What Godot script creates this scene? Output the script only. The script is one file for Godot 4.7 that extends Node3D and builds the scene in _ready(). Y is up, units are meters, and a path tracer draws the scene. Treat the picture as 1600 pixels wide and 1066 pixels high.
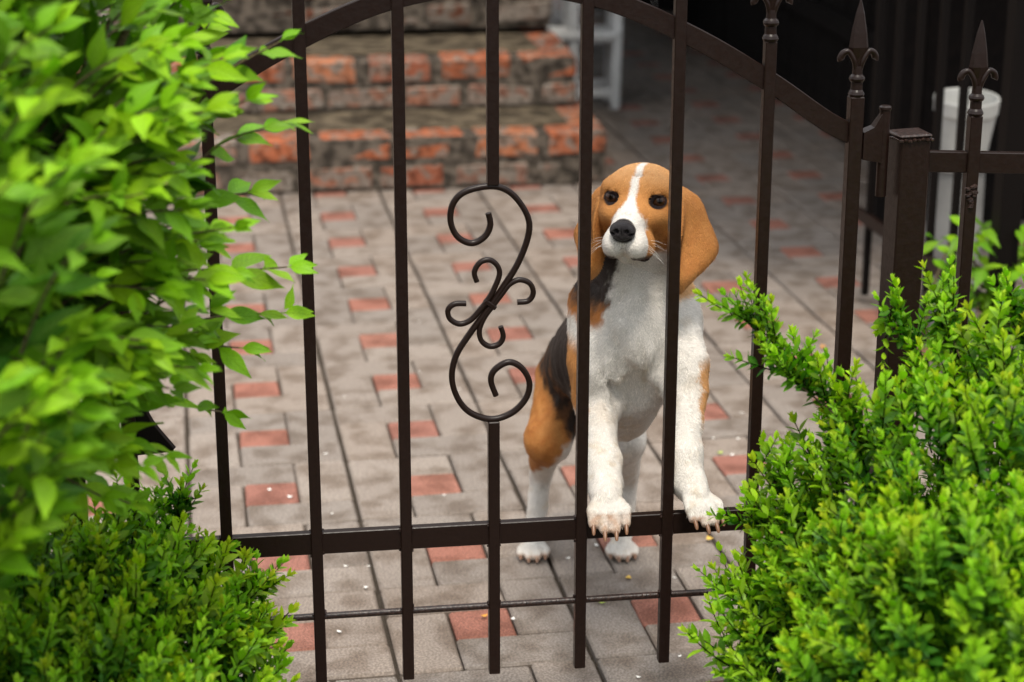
extends Node3D
# A beagle standing up against a brown metal garden gate, brick steps behind, shrubs in front.

var rng := RandomNumberGenerator.new()
var used := {}
var M := {}

# ------------------------------------------------------------------ naming
func numbered(called: String, parent: Node) -> String:
	var key := "%d/%s" % [parent.get_instance_id(), called]
	var n: int = used.get(key, 0)
	used[key] = n + 1
	return called if n == 0 else "%s_%03d" % [called, n]

func obj(called: String, mesh: Mesh, mat: Material, parent: Node = self) -> MeshInstance3D:
	var o := MeshInstance3D.new()
	o.name = numbered(called, parent)
	o.mesh = mesh
	o.material_override = mat
	parent.add_child(o, true)
	return o

func thing(called: String, label: String, category: String, at := Vector3.ZERO, turn := 0.0, group := "") -> Node3D:
	var o := Node3D.new()
	o.name = numbered(called, self)
	add_child(o, true)
	o.position = at
	o.rotation.y = turn
	tag(o, label, category, group)
	return o

func tag(o: Node, label: String, category: String, group := "") -> void:
	o.set_meta("label", label)
	o.set_meta("category", category)
	if group:
		o.set_meta("group", group)

func struct(o: Node) -> Node:
	o.set_meta("kind", "structure")
	return o

func stuff(o: Node) -> Node:
	o.set_meta("kind", "stuff")
	return o

# ------------------------------------------------------------------ materials
func noise_tex(freq: float, seed_: int, a: Color, b: Color, size := 512, oct := 4, type := FastNoiseLite.TYPE_SIMPLEX_SMOOTH, c0 := 0.3, c1 := 0.7) -> NoiseTexture2D:
	var n := FastNoiseLite.new()
	n.noise_type = type
	n.seed = seed_
	n.frequency = freq
	n.fractal_octaves = oct
	var t := NoiseTexture2D.new()
	t.width = size
	t.height = size
	t.seamless = true
	t.normalize = true
	t.noise = n
	var g := Gradient.new()
	g.offsets = PackedFloat32Array([c0, c1])
	g.colors = PackedColorArray([a, b])
	t.color_ramp = g
	return t

func grey(v: float) -> Color:
	return Color(v, v, v)

func lin(r: float, g: float, b: float) -> Color:
	return Color(r, g, b).linear_to_srgb()

func std(color: Color, rough := 0.7, spec := 0.5) -> StandardMaterial3D:
	var m := StandardMaterial3D.new()
	m.albedo_color = color
	m.roughness = rough
	m.metallic_specular = spec
	return m

func triplanar(m: StandardMaterial3D, tex: Texture2D, scale: Vector3, height: Texture2D = null, hs := 0.1, world := true) -> StandardMaterial3D:
	m.albedo_texture = tex
	m.uv1_triplanar = true
	m.uv1_world_triplanar = world
	m.uv1_scale = scale
	if height:
		m.heightmap_enabled = true
		m.heightmap_texture = height
		m.heightmap_scale = hs
	return m

func stain(m: StandardMaterial3D, tex: Texture2D, scale: Vector3) -> StandardMaterial3D:
	m.detail_enabled = true
	m.detail_albedo = tex
	m.detail_blend_mode = BaseMaterial3D.BLEND_MODE_MUL
	m.detail_uv_layer = BaseMaterial3D.DETAIL_UV_2
	m.uv2_triplanar = true
	m.uv2_world_triplanar = true
	m.uv2_scale = scale
	return m

func make_materials() -> void:
	var speck := noise_tex(0.09, 3, grey(0.74), grey(1.0), 512, 4)
	var speck_h := noise_tex(0.16, 4, grey(0.0), grey(1.0), 512, 4)
	var stains := noise_tex(0.012, 5, Color(0.80, 0.77, 0.74), Color(1, 1, 1), 1024, 5, FastNoiseLite.TYPE_SIMPLEX_SMOOTH, 0.2, 0.6)
	M.pavers = []
	for c in [Vector3(0.286, 0.234, 0.196), Vector3(0.312, 0.257, 0.216), Vector3(0.256, 0.212, 0.180), Vector3(0.298, 0.239, 0.196), Vector3(0.270, 0.226, 0.193)]:
		M.pavers.append(stain(triplanar(std(lin(c.x, c.y, c.z), 0.72, 0.4), speck, Vector3.ONE * 4.3, speck_h, 0.05), stains, Vector3.ONE * 0.83))
	M.reds = []
	for c in [Vector3(0.385, 0.155, 0.108), Vector3(0.355, 0.148, 0.108), Vector3(0.40, 0.172, 0.122)]:
		M.reds.append(stain(triplanar(std(lin(c.x, c.y, c.z), 0.75, 0.4), speck, Vector3.ONE * 4.3, speck_h, 0.12), stains, Vector3.ONE * 0.83))
	M.sand = triplanar(std(lin(0.17, 0.135, 0.105), 0.95, 0.2), speck, Vector3.ONE * 7.0, speck_h, 0.4)
	M.soil = triplanar(std(lin(0.05, 0.036, 0.025), 0.95, 0.2), speck, Vector3.ONE * 5.0, speck_h, 1.0)
	# brown gloss paint on iron
	var paint_t := noise_tex(0.05, 8, grey(0.92), grey(1.0), 512, 4)
	var paint_h := noise_tex(0.06, 9, grey(0.0), grey(1.0), 512, 3)
	var paint_r := noise_tex(0.03, 10, grey(0.30), grey(0.40), 512, 3)
	M.iron = triplanar(std(lin(0.0125, 0.0060, 0.0043), 1.0, 0.32), paint_t, Vector3.ONE * 5.0, paint_h, 0.006)
	M.iron.roughness_texture = paint_r
	var rust_t := noise_tex(0.05, 11, Color(1, 1, 1), Color(2.2, 1.1, 0.6), 512, 5, FastNoiseLite.TYPE_SIMPLEX_SMOOTH, 0.55, 0.85)
	M.iron_worn = triplanar(std(lin(0.04, 0.021, 0.016), 1.0, 0.4), noise_tex(0.06, 12, grey(0.5), grey(1.0), 512, 5), Vector3.ONE * 6.0, paint_h, 0.03)
	M.iron_worn.roughness_texture = paint_r
	M.iron_dark = std(lin(0.0045, 0.003, 0.0025), 0.55, 0.22)
	# bricks, smeared with grey mortar
	M.bricks = []
	var grime := noise_tex(0.02, 59, Color(0.6, 0.57, 0.54), Color(1, 1, 1), 512, 4, FastNoiseLite.TYPE_SIMPLEX_SMOOTH, 0.2, 0.5)
	for k in 6:
		var t := NoiseTexture2D.new()
		var n := FastNoiseLite.new()
		n.seed = 40 + k
		n.frequency = 0.016
		n.fractal_octaves = 5
		t.noise = n
		t.width = 512
		t.height = 512
		t.seamless = true
		var g := Gradient.new()
		var o: Color = [lin(0.46, 0.135, 0.06), lin(0.36, 0.11, 0.058), lin(0.40, 0.165, 0.10), lin(0.30, 0.135, 0.09), lin(0.48, 0.17, 0.08), lin(0.24, 0.175, 0.135)][k]
		var gr := lin(0.265, 0.218, 0.178)
		var e: float = [0.58, 0.52, 0.44, 0.38, 0.56, 0.28][k]
		g.offsets = PackedFloat32Array([0.0, 0.28, e - 0.06, e + 0.08, 1.0])
		g.colors = PackedColorArray([o.darkened(0.35), o, o.lightened(0.04), gr, gr.lightened(0.1)])
		t.color_ramp = g
		M.bricks.append(stain(triplanar(std(Color.WHITE, 0.88, 0.3), t, Vector3(1.7, 2.2, 1.7), speck_h, 0.9), grime, Vector3.ONE * 2.6))
	M.mortar = triplanar(std(lin(0.22, 0.178, 0.14), 0.95, 0.25), noise_tex(0.02, 61, grey(0.55), grey(1.0), 512, 5), Vector3.ONE * 2.0, speck_h, 1.2)
	M.tread = triplanar(std(lin(0.155, 0.125, 0.088), 0.85, 0.35), noise_tex(0.008, 62, Color(0.55, 0.52, 0.47), Color(1, 0.98, 0.94), 1024, 5), Vector3.ONE * 1.1, speck_h, 1.0)
	M.stone = triplanar(std(lin(0.27, 0.225, 0.185), 0.95, 0.25), noise_tex(0.016, 63, Color(0.8, 0.45, 0.32), Color(1, 1, 1), 512, 5, FastNoiseLite.TYPE_SIMPLEX_SMOOTH, 0.3, 0.5), Vector3.ONE * 2.0, speck_h, 2.0)
	M.white_wood = triplanar(std(lin(0.84, 0.83, 0.81), 0.6, 0.4), noise_tex(0.03, 64, grey(0.82), grey(1.0)), Vector3(8, 2, 8))
	M.plaster = triplanar(std(lin(0.30, 0.26, 0.22), 0.9, 0.3), noise_tex(0.01, 65, grey(0.93), grey(1.0)), Vector3.ONE * 0.6, speck_h, 0.15)
	M.dark_wood = triplanar(std(lin(0.012, 0.0075, 0.006), 0.8, 0.25), noise_tex(0.03, 66, grey(0.6), grey(1.0)), Vector3(8, 1.2, 8), speck_h, 0.6)
	M.pot = triplanar(std(lin(0.46, 0.455, 0.43), 0.5, 0.5), noise_tex(0.008, 67, grey(0.85), grey(1.0)), Vector3.ONE * 1.3)
	M.pedestal = triplanar(std(lin(0.21, 0.205, 0.195), 0.6, 0.4), noise_tex(0.008, 67, grey(0.8), grey(1.0)), Vector3.ONE * 1.3)
	M.pipe = std(lin(0.2, 0.2, 0.2), 0.45, 0.5)
	M.twig = triplanar(std(lin(0.13, 0.10, 0.05), 0.8, 0.3), noise_tex(0.04, 68, grey(0.6), grey(1.0)), Vector3.ONE * 14)
	# leaves
	M.box_leaf = []
	for k in 6:
		var m := std([Color(1, 1, 1), Color(0.88, 0.95, 0.86), Color(1.0, 0.97, 0.75), Color(0.94, 1.0, 0.95), Color(0.80, 0.90, 0.8), Color(1.0, 0.93, 0.8)][k], 0.38 + 0.03 * k, 0.28)
		m.vertex_color_use_as_albedo = true
		m.backlight_enabled = true
		m.backlight = Color(0.75, 0.88, 0.36)
		M.box_leaf.append(m)
	M.broad_leaf = []
	var veins := vein_textures()
	for k in 3:
		var m := std([Color(1, 1, 1), Color(0.9, 0.96, 0.9), Color(1.0, 0.97, 0.86)][k], 0.42, 0.27)
		m.vertex_color_use_as_albedo = true
		m.albedo_texture = veins[0]
		m.heightmap_enabled = true
		m.heightmap_texture = veins[1]
		m.heightmap_scale = 0.06
		m.backlight_enabled = true
		m.backlight = Color(0.54, 0.66, 0.26)
		M.broad_leaf.append(m)
	# dog
	var hair := noise_tex(0.22, 71, grey(0.76), grey(1.0), 512, 3, FastNoiseLite.TYPE_SIMPLEX_SMOOTH, 0.2, 0.75)
	var hair_h := noise_tex(0.22, 72, grey(0.0), grey(1.0), 512, 3)
	M.fur = triplanar(std(Color.WHITE, 0.72, 0.3), hair, Vector3(9, 2.4, 9), hair_h, 0.1)
	M.fur.vertex_color_use_as_albedo = true
	M.hair = std(Color.WHITE, 0.6, 0.35)
	M.hair.vertex_color_use_as_albedo = true
	M.nose = triplanar(std(lin(0.028, 0.022, 0.024), 0.34, 0.36), noise_tex(0.25, 73, grey(0.5), grey(1.0), 256, 2), Vector3.ONE * 40, noise_tex(0.2, 74, grey(0.0), grey(1.0), 256, 2), 0.08)
	M.eye = std(lin(0.034, 0.0135, 0.006), 0.04, 0.38)
	M.eye.vertex_color_use_as_albedo = true
	M.claw = std(lin(0.17, 0.082, 0.042), 0.4, 0.5)
	M.petal = std(lin(0.8, 0.77, 0.72), 0.6, 0.3)
	M.petal.backlight_enabled = true
	M.petal.backlight = Color(0.5, 0.5, 0.5)
	M.dead_leaf = std(lin(0.55, 0.36, 0.08), 0.6, 0.3)

# midrib and side veins of a leaf: [colour, height]
func vein_textures() -> Array:
	var w := 96
	var h := 192
	var a := Image.create(w, h, false, Image.FORMAT_RGB8)
	var b := Image.create(w, h, false, Image.FORMAT_RGB8)
	var n := FastNoiseLite.new()
	n.seed = 12
	n.frequency = 0.05
	for y in h:
		for x in w:
			var u := absf((x + 0.5) / w - 0.5) * 2.0
			var v := (y + 0.5) / h
			var mid := smoothstep(0.05, 0.015, u)
			var k := fposmod((v - u * 0.22) * 9.0 + (0.25 if x < w / 2 else 0.0), 1.0)
			var vein := smoothstep(0.10, 0.03, absf(k - 0.5)) * smoothstep(0.95, 0.6, u)
			var m := n.get_noise_2d(x, y) * 0.5 + 0.5
			var e := clampf(0.86 + 0.12 * mid + 0.09 * vein + 0.12 * (m - 0.5), 0.0, 1.0)
			a.set_pixel(x, y, Color(e, clampf(e + 0.02, 0, 1), e * 0.9))
			b.set_pixel(x, y, grey(clampf(0.75 - 0.7 * mid - 0.35 * vein + 0.15 * (m - 0.5), 0.0, 1.0)))
	return [ImageTexture.create_from_image(a), ImageTexture.create_from_image(b)]

# ------------------------------------------------------------------ mesh helpers
func tri(st: SurfaceTool, a: Vector3, b: Vector3, c: Vector3, n: Vector3) -> void:
	# front faces run clockwise seen from the side that n points to
	st.set_normal(n)
	if (b - a).cross(c - a).dot(n) > 0.0:
		st.add_vertex(a); st.add_vertex(c); st.add_vertex(b)
	else:
		st.add_vertex(a); st.add_vertex(b); st.add_vertex(c)

func poly(st: SurfaceTool, pts: Array, outward: Vector3) -> void:
	var n: Vector3 = (pts[1] - pts[0]).cross(pts[2] - pts[0]).normalized()
	if n.dot(outward) < 0.0:
		n = -n
	for k in range(1, pts.size() - 1):
		tri(st, pts[0], pts[k], pts[k + 1], n)

func begin() -> SurfaceTool:
	var st := SurfaceTool.new()
	st.begin(Mesh.PRIMITIVE_TRIANGLES)
	return st

# a box with bevelled edges; jit moves each corner a little
func add_box(st: SurfaceTool, at: Vector3, size: Vector3, bevel: float, basis := Basis(), jit := 0.0) -> void:
	var h := size * 0.5
	bevel = minf(bevel, minf(h.x, minf(h.y, h.z)) * 0.7)
	var corner := {}
	for sx in [-1, 1]:
		for sy in [-1, 1]:
			for sz in [-1, 1]:
				var off := Vector3(rng.randf_range(-jit, jit), rng.randf_range(-jit, jit), rng.randf_range(-jit, jit)) if jit > 0.0 else Vector3.ZERO
				var p := Vector3(sx * h.x, sy * h.y, sz * h.z) + off
				var arr := []
				for ax in 3:
					var q := p
					for o in 3:
						if o != ax:
							q[o] -= signf(p[o]) * bevel
					arr.append(at + basis * q)
				corner[Vector3i(sx, sy, sz)] = arr
	for ax in 3:
		var a1 := (ax + 1) % 3
		var a2 := (ax + 2) % 3
		for s in [-1, 1]:
			var pts := []
			for pr in [[-1, -1], [1, -1], [1, 1], [-1, 1]]:
				var k := Vector3i.ZERO
				k[ax] = s; k[a1] = pr[0]; k[a2] = pr[1]
				pts.append(corner[k][ax])
			var out := Vector3.ZERO
			out[ax] = s
			poly(st, pts, basis * out)
		for s in [-1, 1]:
			for t in [-1, 1]:   # edge along a2 between faces ax(s) and a1(t)
				var k0 := Vector3i.ZERO
				k0[ax] = s; k0[a1] = t; k0[a2] = -1
				var k1 := k0
				k1[a2] = 1
				var out := Vector3.ZERO
				out[ax] = s; out[a1] = t
				poly(st, [corner[k0][ax], corner[k1][ax], corner[k1][a1], corner[k0][a1]], basis * out)
	for k in corner:
		poly(st, corner[k], basis * Vector3(k))

func box_mesh(size: Vector3, bevel: float, at := Vector3.ZERO, basis := Basis(), jit := 0.0) -> ArrayMesh:
	var st := begin()
	add_box(st, at, size, bevel, basis, jit)
	return st.commit()

func catmull(pts: Array, per := 6) -> PackedVector3Array:
	var out := PackedVector3Array()
	for i in pts.size() - 1:
		var p0: Vector3 = pts[maxi(i - 1, 0)]
		var p1: Vector3 = pts[i]
		var p2: Vector3 = pts[i + 1]
		var p3: Vector3 = pts[mini(i + 2, pts.size() - 1)]
		for k in per:
			out.append(p1.cubic_interpolate(p2, p0, p3, float(k) / per))
	out.append(pts[-1])
	return out

# sweep of a closed outline along a path; smooth normals round the outline unless hard
func sweep(st: SurfaceTool, path: PackedVector3Array, outline: PackedVector2Array, side: Vector3, radii := PackedFloat32Array(), hard := false) -> void:
	var n := outline.size()
	var rings := []
	for i in path.size():
		var t: Vector3 = (path[mini(i + 1, path.size() - 1)] - path[maxi(i - 1, 0)]).normalized()
		var w: Vector3 = (side - t * side.dot(t)).normalized()
		var u: Vector3 = t.cross(w).normalized()
		var r: float = radii[i] if radii.size() else 1.0
		var ring := []
		for k in n:
			ring.append([path[i] + (u * outline[k].x + w * outline[k].y) * r, u * outline[k].x + w * outline[k].y])
		rings.append(ring)
	for i in path.size() - 1:
		for k in n:
			var k2 := (k + 1) % n
			var q := [rings[i][k], rings[i][k2], rings[i + 1][k2], rings[i + 1][k]]
			var fn: Vector3 = (q[1][0] - q[0][0]).cross(q[3][0] - q[0][0]).normalized()
			if fn.dot(q[0][1] + q[1][1]) < 0.0:
				fn = -fn
			for tr in [[0, 1, 2], [0, 2, 3]]:
				var a: Array = q[tr[0]]
				var b: Array = q[tr[1]]
				var c: Array = q[tr[2]]
				var order := [a, b, c]
				if (b[0] - a[0]).cross(c[0] - a[0]).dot(fn) > 0.0:
					order = [a, c, b]
				for v in order:
					st.set_normal(fn if hard else v[1].normalized())
					st.add_vertex(v[0])
	for e in [0, path.size() - 1]:
		var pts := []
		for k in n:
			pts.append(rings[e][k][0])
		var d: Vector3 = path[0] - path[1] if e == 0 else path[-1] - path[-2]
		poly(st, pts, d)

func circle(r: float, n := 8, ry := -1.0) -> PackedVector2Array:
	var o := PackedVector2Array()
	for k in n:
		var a := TAU * (k + 0.5) / n
		o.append(Vector2(cos(a) * r, sin(a) * (r if ry < 0.0 else ry)))
	return o

func rounded_rect(w: float, h: float, b: float) -> PackedVector2Array:
	var x := w * 0.5
	var y := h * 0.5
	return PackedVector2Array([Vector2(x, -y + b), Vector2(x, y - b), Vector2(x - b, y), Vector2(-x + b, y), Vector2(-x, y - b), Vector2(-x, -y + b), Vector2(-x + b, -y), Vector2(x - b, -y)])

# lathe round y; profile of (radius, height)
func lathe(st: SurfaceTool, prof: Array, n: int, at := Vector3.ZERO, hard := false, squash := 1.0, phase := 0.0) -> void:
	for i in prof.size() - 1:
		var a: Vector2 = prof[i]
		var b: Vector2 = prof[i + 1]
		for k in n:
			var q := []
			for pr in [[a, k], [a, k + 1], [b, k + 1], [b, k]]:
				var ang: float = TAU * pr[1] / n + phase
				var d := Vector3(cos(ang), 0, sin(ang) * squash)
				var slope := Vector2(b.y - a.y, a.x - b.x)
				q.append([at + d * pr[0].x + Vector3(0, pr[0].y, 0), (d * slope.x + Vector3(0, slope.y, 0)).normalized()])
			var fn: Vector3 = (q[0][1] + q[1][1] + q[2][1] + q[3][1]).normalized()
			for tr in [[0, 1, 2], [0, 2, 3]]:
				var v0: Vector3 = q[tr[0]][0]
				var v1: Vector3 = q[tr[1]][0]
				var v2: Vector3 = q[tr[2]][0]
				if (v1 - v0).cross(v2 - v0).length_squared() < 1e-16:
					continue
				var order: Array = tr
				if (v1 - v0).cross(v2 - v0).dot(fn) > 0.0:
					order = [tr[0], tr[2], tr[1]]
				var hn: Vector3 = (v1 - v0).cross(v2 - v0).normalized()
				if hn.dot(fn) < 0.0:
					hn = -hn
				for j in order:
					st.set_normal(hn if hard else q[j][1])
					st.add_vertex(q[j][0])

# ------------------------------------------------------------------ distance fields for the dog
class Field:
	var o: Vector3
	var s: float
	var nx: int
	var ny: int
	var nz: int
	var d := PackedFloat32Array()

	func _init(lo: Vector3, hi: Vector3, cell: float) -> void:
		o = lo
		s = cell
		nx = int(ceil((hi.x - lo.x) / cell)) + 1
		ny = int(ceil((hi.y - lo.y) / cell)) + 1
		nz = int(ceil((hi.z - lo.z) / cell)) + 1
		d.resize(nx * ny * nz)
		d.fill(1.0)

	func span(lo: Vector3, hi: Vector3) -> Array:
		var a := (lo - o) / s
		var b := (hi - o) / s
		return [maxi(0, int(a.x)), mini(nx - 1, int(b.x) + 1), maxi(0, int(a.y)), mini(ny - 1, int(b.y) + 1), maxi(0, int(a.z)), mini(nz - 1, int(b.z) + 1)]

	# tapered capsule, joined smoothly over k
	func cap(a: Vector3, b: Vector3, ra: float, rb: float, k: float) -> void:
		var m := maxf(ra, rb) + k + 2.5 * s
		var mv := Vector3(m, m, m)
		var r := span(a.min(b) - mv, a.max(b) + mv)
		var ab := b - a
		var inv := 1.0 / maxf(ab.length_squared(), 1e-9)
		for iz in range(r[4], r[5] + 1):
			for iy in range(r[2], r[3] + 1):
				var at := (iz * ny + iy) * nx
				for ix in range(r[0], r[1] + 1):
					var p := o + Vector3(ix, iy, iz) * s - a
					var t := clampf(p.dot(ab) * inv, 0.0, 1.0)
					var v := (p - ab * t).length() - (ra + (rb - ra) * t)
					var w := d[at + ix]
					var h := maxf(k - absf(v - w), 0.0)
					d[at + ix] = minf(v, w) - h * h * 0.25 / k

	func ell(c: Vector3, rad: Vector3, k: float, basis := Basis()) -> void:
		var big := maxf(rad.x, maxf(rad.y, rad.z)) + k + 2.5 * s
		var mv := Vector3(big, big, big)
		var r := span(c - mv, c + mv)
		var inv := basis.inverse()
		for iz in range(r[4], r[5] + 1):
			for iy in range(r[2], r[3] + 1):
				var at := (iz * ny + iy) * nx
				for ix in range(r[0], r[1] + 1):
					var p := inv * (o + Vector3(ix, iy, iz) * s - c)
					var q := p / rad
					var k0 := q.length()
					var k1 := (q / rad).length()
					var v := k0 * (k0 - 1.0) / maxf(k1, 1e-6)
					var w := d[at + ix]
					var h := maxf(k - absf(v - w), 0.0)
					d[at + ix] = minf(v, w) - h * h * 0.25 / k

	func cut(c: Vector3, rad: Vector3, k: float, basis := Basis()) -> void:
		var big := maxf(rad.x, maxf(rad.y, rad.z)) + k + 2.5 * s
		var mv := Vector3(big, big, big)
		var r := span(c - mv, c + mv)
		var inv := basis.inverse()
		for iz in range(r[4], r[5] + 1):
			for iy in range(r[2], r[3] + 1):
				var at := (iz * ny + iy) * nx
				for ix in range(r[0], r[1] + 1):
					var p := inv * (o + Vector3(ix, iy, iz) * s - c)
					var q := p / rad
					var k0 := q.length()
					var k1 := (q / rad).length()
					var v := -k0 * (k0 - 1.0) / maxf(k1, 1e-6)
					var w := d[at + ix]
					var h := maxf(k - absf(v - w), 0.0)
					d[at + ix] = maxf(v, w) + h * h * 0.25 / k

	# uneven skin: noise added near the surface
	func rough(n: FastNoiseLite, freq: Vector3, amp: float, top: float) -> void:
		for iz in nz:
			for iy in ny:
				var y := o.y + iy * s
				if y > top:
					continue
				var at := (iz * ny + iy) * nx
				for ix in nx:
					if absf(d[at + ix]) < 3.0 * s:
						var p := (o + Vector3(ix, iy, iz) * s) * freq
						d[at + ix] += amp * n.get_noise_3dv(p)

	# surface nets: [positions, normals, indices]
	func nets() -> Array:
		var pos := PackedVector3Array()
		var nor := PackedVector3Array()
		var idx := PackedInt32Array()
		var map := PackedInt32Array()
		map.resize(nx * ny * nz)
		map.fill(-1)
		var off := [0, 1, nx, nx + 1, nx * ny, nx * ny + 1, nx * ny + nx, nx * ny + nx + 1]
		var edges := [[0, 1], [2, 3], [4, 5], [6, 7], [0, 2], [1, 3], [4, 6], [5, 7], [0, 4], [1, 5], [2, 6], [3, 7]]
		var cp := [Vector3(0, 0, 0), Vector3(1, 0, 0), Vector3(0, 1, 0), Vector3(1, 1, 0), Vector3(0, 0, 1), Vector3(1, 0, 1), Vector3(0, 1, 1), Vector3(1, 1, 1)]
		var sx := 1
		var sy := nx
		var sz := nx * ny
		for z in nz - 1:
			for y in ny - 1:
				var at := (z * ny + y) * nx
				for x in nx - 1:
					var i := at + x
					var v0 := d[i]
					if absf(v0) > 4.0 * s:
						continue
					var neg := 0
					for k in 8:
						if d[i + off[k]] < 0.0:
							neg += 1
					if neg == 0 or neg == 8:
						continue
					var p := Vector3.ZERO
					var c := 0
					for e in edges:
						var a: float = d[i + off[e[0]]]
						var b: float = d[i + off[e[1]]]
						if (a < 0.0) != (b < 0.0):
							p += cp[e[0]].lerp(cp[e[1]], a / (a - b))
							c += 1
					p /= c
					var g := Vector3.ZERO
					for k in 8:
						var w: float = d[i + off[k]]
						g += (cp[k] * 2.0 - Vector3.ONE) * w
					map[i] = pos.size()
					pos.append(o + (Vector3(x, y, z) + p) * s)
					nor.append(g.normalized())
		for z in range(1, nz - 1):
			for y in range(1, ny - 1):
				var at := (z * ny + y) * nx
				for x in range(1, nx - 1):
					var i := at + x
					if map[i] < 0:
						continue
					var v0 := d[i]
					for ax in 3:
						var step: int = [sx, sy, sz][ax]
						var v1 := d[i + step]
						if (v0 < 0.0) == (v1 < 0.0):
							continue
						var u: int = [sy, sz, sx][ax]
						var w: int = [sz, sx, sy][ax]
						var a := map[i - u - w]
						var b := map[i - w]
						var c := map[i]
						var e := map[i - u]
						if a < 0 or b < 0 or e < 0:
							continue
						if v0 < 0.0:   # clockwise seen from outside
							idx.append_array([a, c, b, a, e, c])
						else:
							idx.append_array([a, b, c, a, c, e])
		return [pos, nor, idx]

func array_mesh(pos: PackedVector3Array, nor: PackedVector3Array, idx: PackedInt32Array, col := PackedColorArray(), uv := PackedVector2Array()) -> ArrayMesh:
	var arr := []
	arr.resize(Mesh.ARRAY_MAX)
	arr[Mesh.ARRAY_VERTEX] = pos
	arr[Mesh.ARRAY_NORMAL] = nor
	arr[Mesh.ARRAY_INDEX] = idx
	if col.size():
		arr[Mesh.ARRAY_COLOR] = col
	if uv.size():
		arr[Mesh.ARRAY_TEX_UV] = uv
	var m := ArrayMesh.new()
	m.add_surface_from_arrays(Mesh.PRIMITIVE_TRIANGLES, arr)
	return m

func multimesh(called: String, mesh: Mesh, mat: Material, xf: Array, cols: Array, parent: Node) -> MultiMeshInstance3D:
	var mm := MultiMesh.new()
	mm.transform_format = MultiMesh.TRANSFORM_3D
	mm.use_colors = cols.size() > 0
	mm.mesh = mesh
	mm.instance_count = xf.size()
	for i in xf.size():
		mm.set_instance_transform(i, xf[i])
		if cols.size():
			mm.set_instance_color(i, cols[i])
	var o := MultiMeshInstance3D.new()
	o.name = numbered(called, parent)
	o.multimesh = mm
	o.material_override = mat
	parent.add_child(o, true)
	stuff(o)
	return o

# ------------------------------------------------------------------ paving: pinwheels of four grey pavers round a red half paver
func build_paving() -> void:
	var ground := MeshInstance3D.new()
	var pm := PlaneMesh.new()
	pm.size = Vector2(60, 60)
	ground.mesh = pm
	ground.material_override = M.sand
	ground.name = "ground"
	ground.position = Vector3(0, -0.014, -10)
	add_child(ground)
	struct(ground)
	var paving := Node3D.new()
	paving.name = "paving"
	add_child(paving)
	struct(paving)
	paving.position = Vector3(-0.343, 0, -2.747)
	paving.rotation.y = deg_to_rad(9.69)
	var grey_mesh := []
	var red_mesh := []
	var long_mesh := []   # laid along the yard
	for k in 4:
		grey_mesh.append(box_mesh(Vector3(0.1945, 0.05, 0.0975), 0.0038, Vector3(0, -0.025, 0), Basis(), 0.0008))
		long_mesh.append(box_mesh(Vector3(0.1975, 0.05, 0.0952), 0.0038, Vector3(0, -0.025, 0), Basis(), 0.0008))
		red_mesh.append(box_mesh(Vector3(0.0952, 0.05, 0.0975), 0.0038, Vector3(0, -0.025, 0), Basis(), 0.0008))
	var spots := []
	for i in range(-8, 14):
		for j in range(-5, 27):
			var c := Vector3(i * 0.3, 0, -j * 0.3)
			for p in [[Vector3(0, 0, 0), 0.0, true], [Vector3(-0.05, 0, -0.1), 0.0, false], [Vector3(0.05, 0, 0.1), 0.0, false], [Vector3(0.1, 0, -0.05), PI / 2, false], [Vector3(-0.1, 0, 0.05), PI / 2, false]]:
				var pos: Vector3 = c + p[0] * 0.985 + Vector3(rng.randf_range(-0.001, 0.001), rng.randf_range(-0.0022, 0.0008), rng.randf_range(-0.001, 0.001))
				var turn: float = p[1] + rng.randf_range(-0.006, 0.006) + (PI if rng.randf() < 0.5 else 0.0)
				var b := Basis.from_euler(Vector3(rng.randf_range(-0.007, 0.007), turn, rng.randf_range(-0.007, 0.007)))
				var w: Vector3 = paving.transform * pos
				var depth := -w.z
				var across := w.x / (depth + 0.001)
				var key := depth + (0.0 if absf(across) < 0.30 and depth > 2.2 else 50.0)
				spots.append([key, Transform3D(b, pos), p[2], rng.randi_range(0, 3), rng.randi_range(0, 4), p[1] > 1.0])
	spots.sort_custom(func(a, b): return a[0] < b[0])
	var rest := {}
	for n in spots.size():
		var sp: Array = spots[n]
		var mesh: ArrayMesh = red_mesh[sp[3]] if sp[2] else (long_mesh[sp[3]] if sp[5] else grey_mesh[sp[3]])
		var mat: Material = M.reds[sp[4] % 3] if sp[2] else M.pavers[sp[4]]
		if n < 300:
			var o := obj("paver", mesh, mat, paving)
			o.transform = sp[1]
		else:
			if not rest.has(mat):
				rest[mat] = begin()
			rest[mat].append_from(mesh, 0, sp[1])
	var all := ArrayMesh.new()
	for mat in rest:
		rest[mat].commit(all)
		all.surface_set_material(all.get_surface_count() - 1, mat)
	var o := obj("distant_paver", all, null, paving)
	stuff(o)
	# planting beds at both sides of the path, in front of the gate
	for b in [["planting_bed", Vector3(-1.02, 0.012, -1.8), 0.0], ["planting_bed", Vector3(1.05, 0.012, -1.75), 0.0]]:
		var bed := obj(b[0], box_mesh(Vector3(1.1, 0.03, 1.1), 0.012, Vector3.ZERO, Basis(), 0.0), M.soil)
		bed.position = b[1]
		struct(bed)

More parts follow.
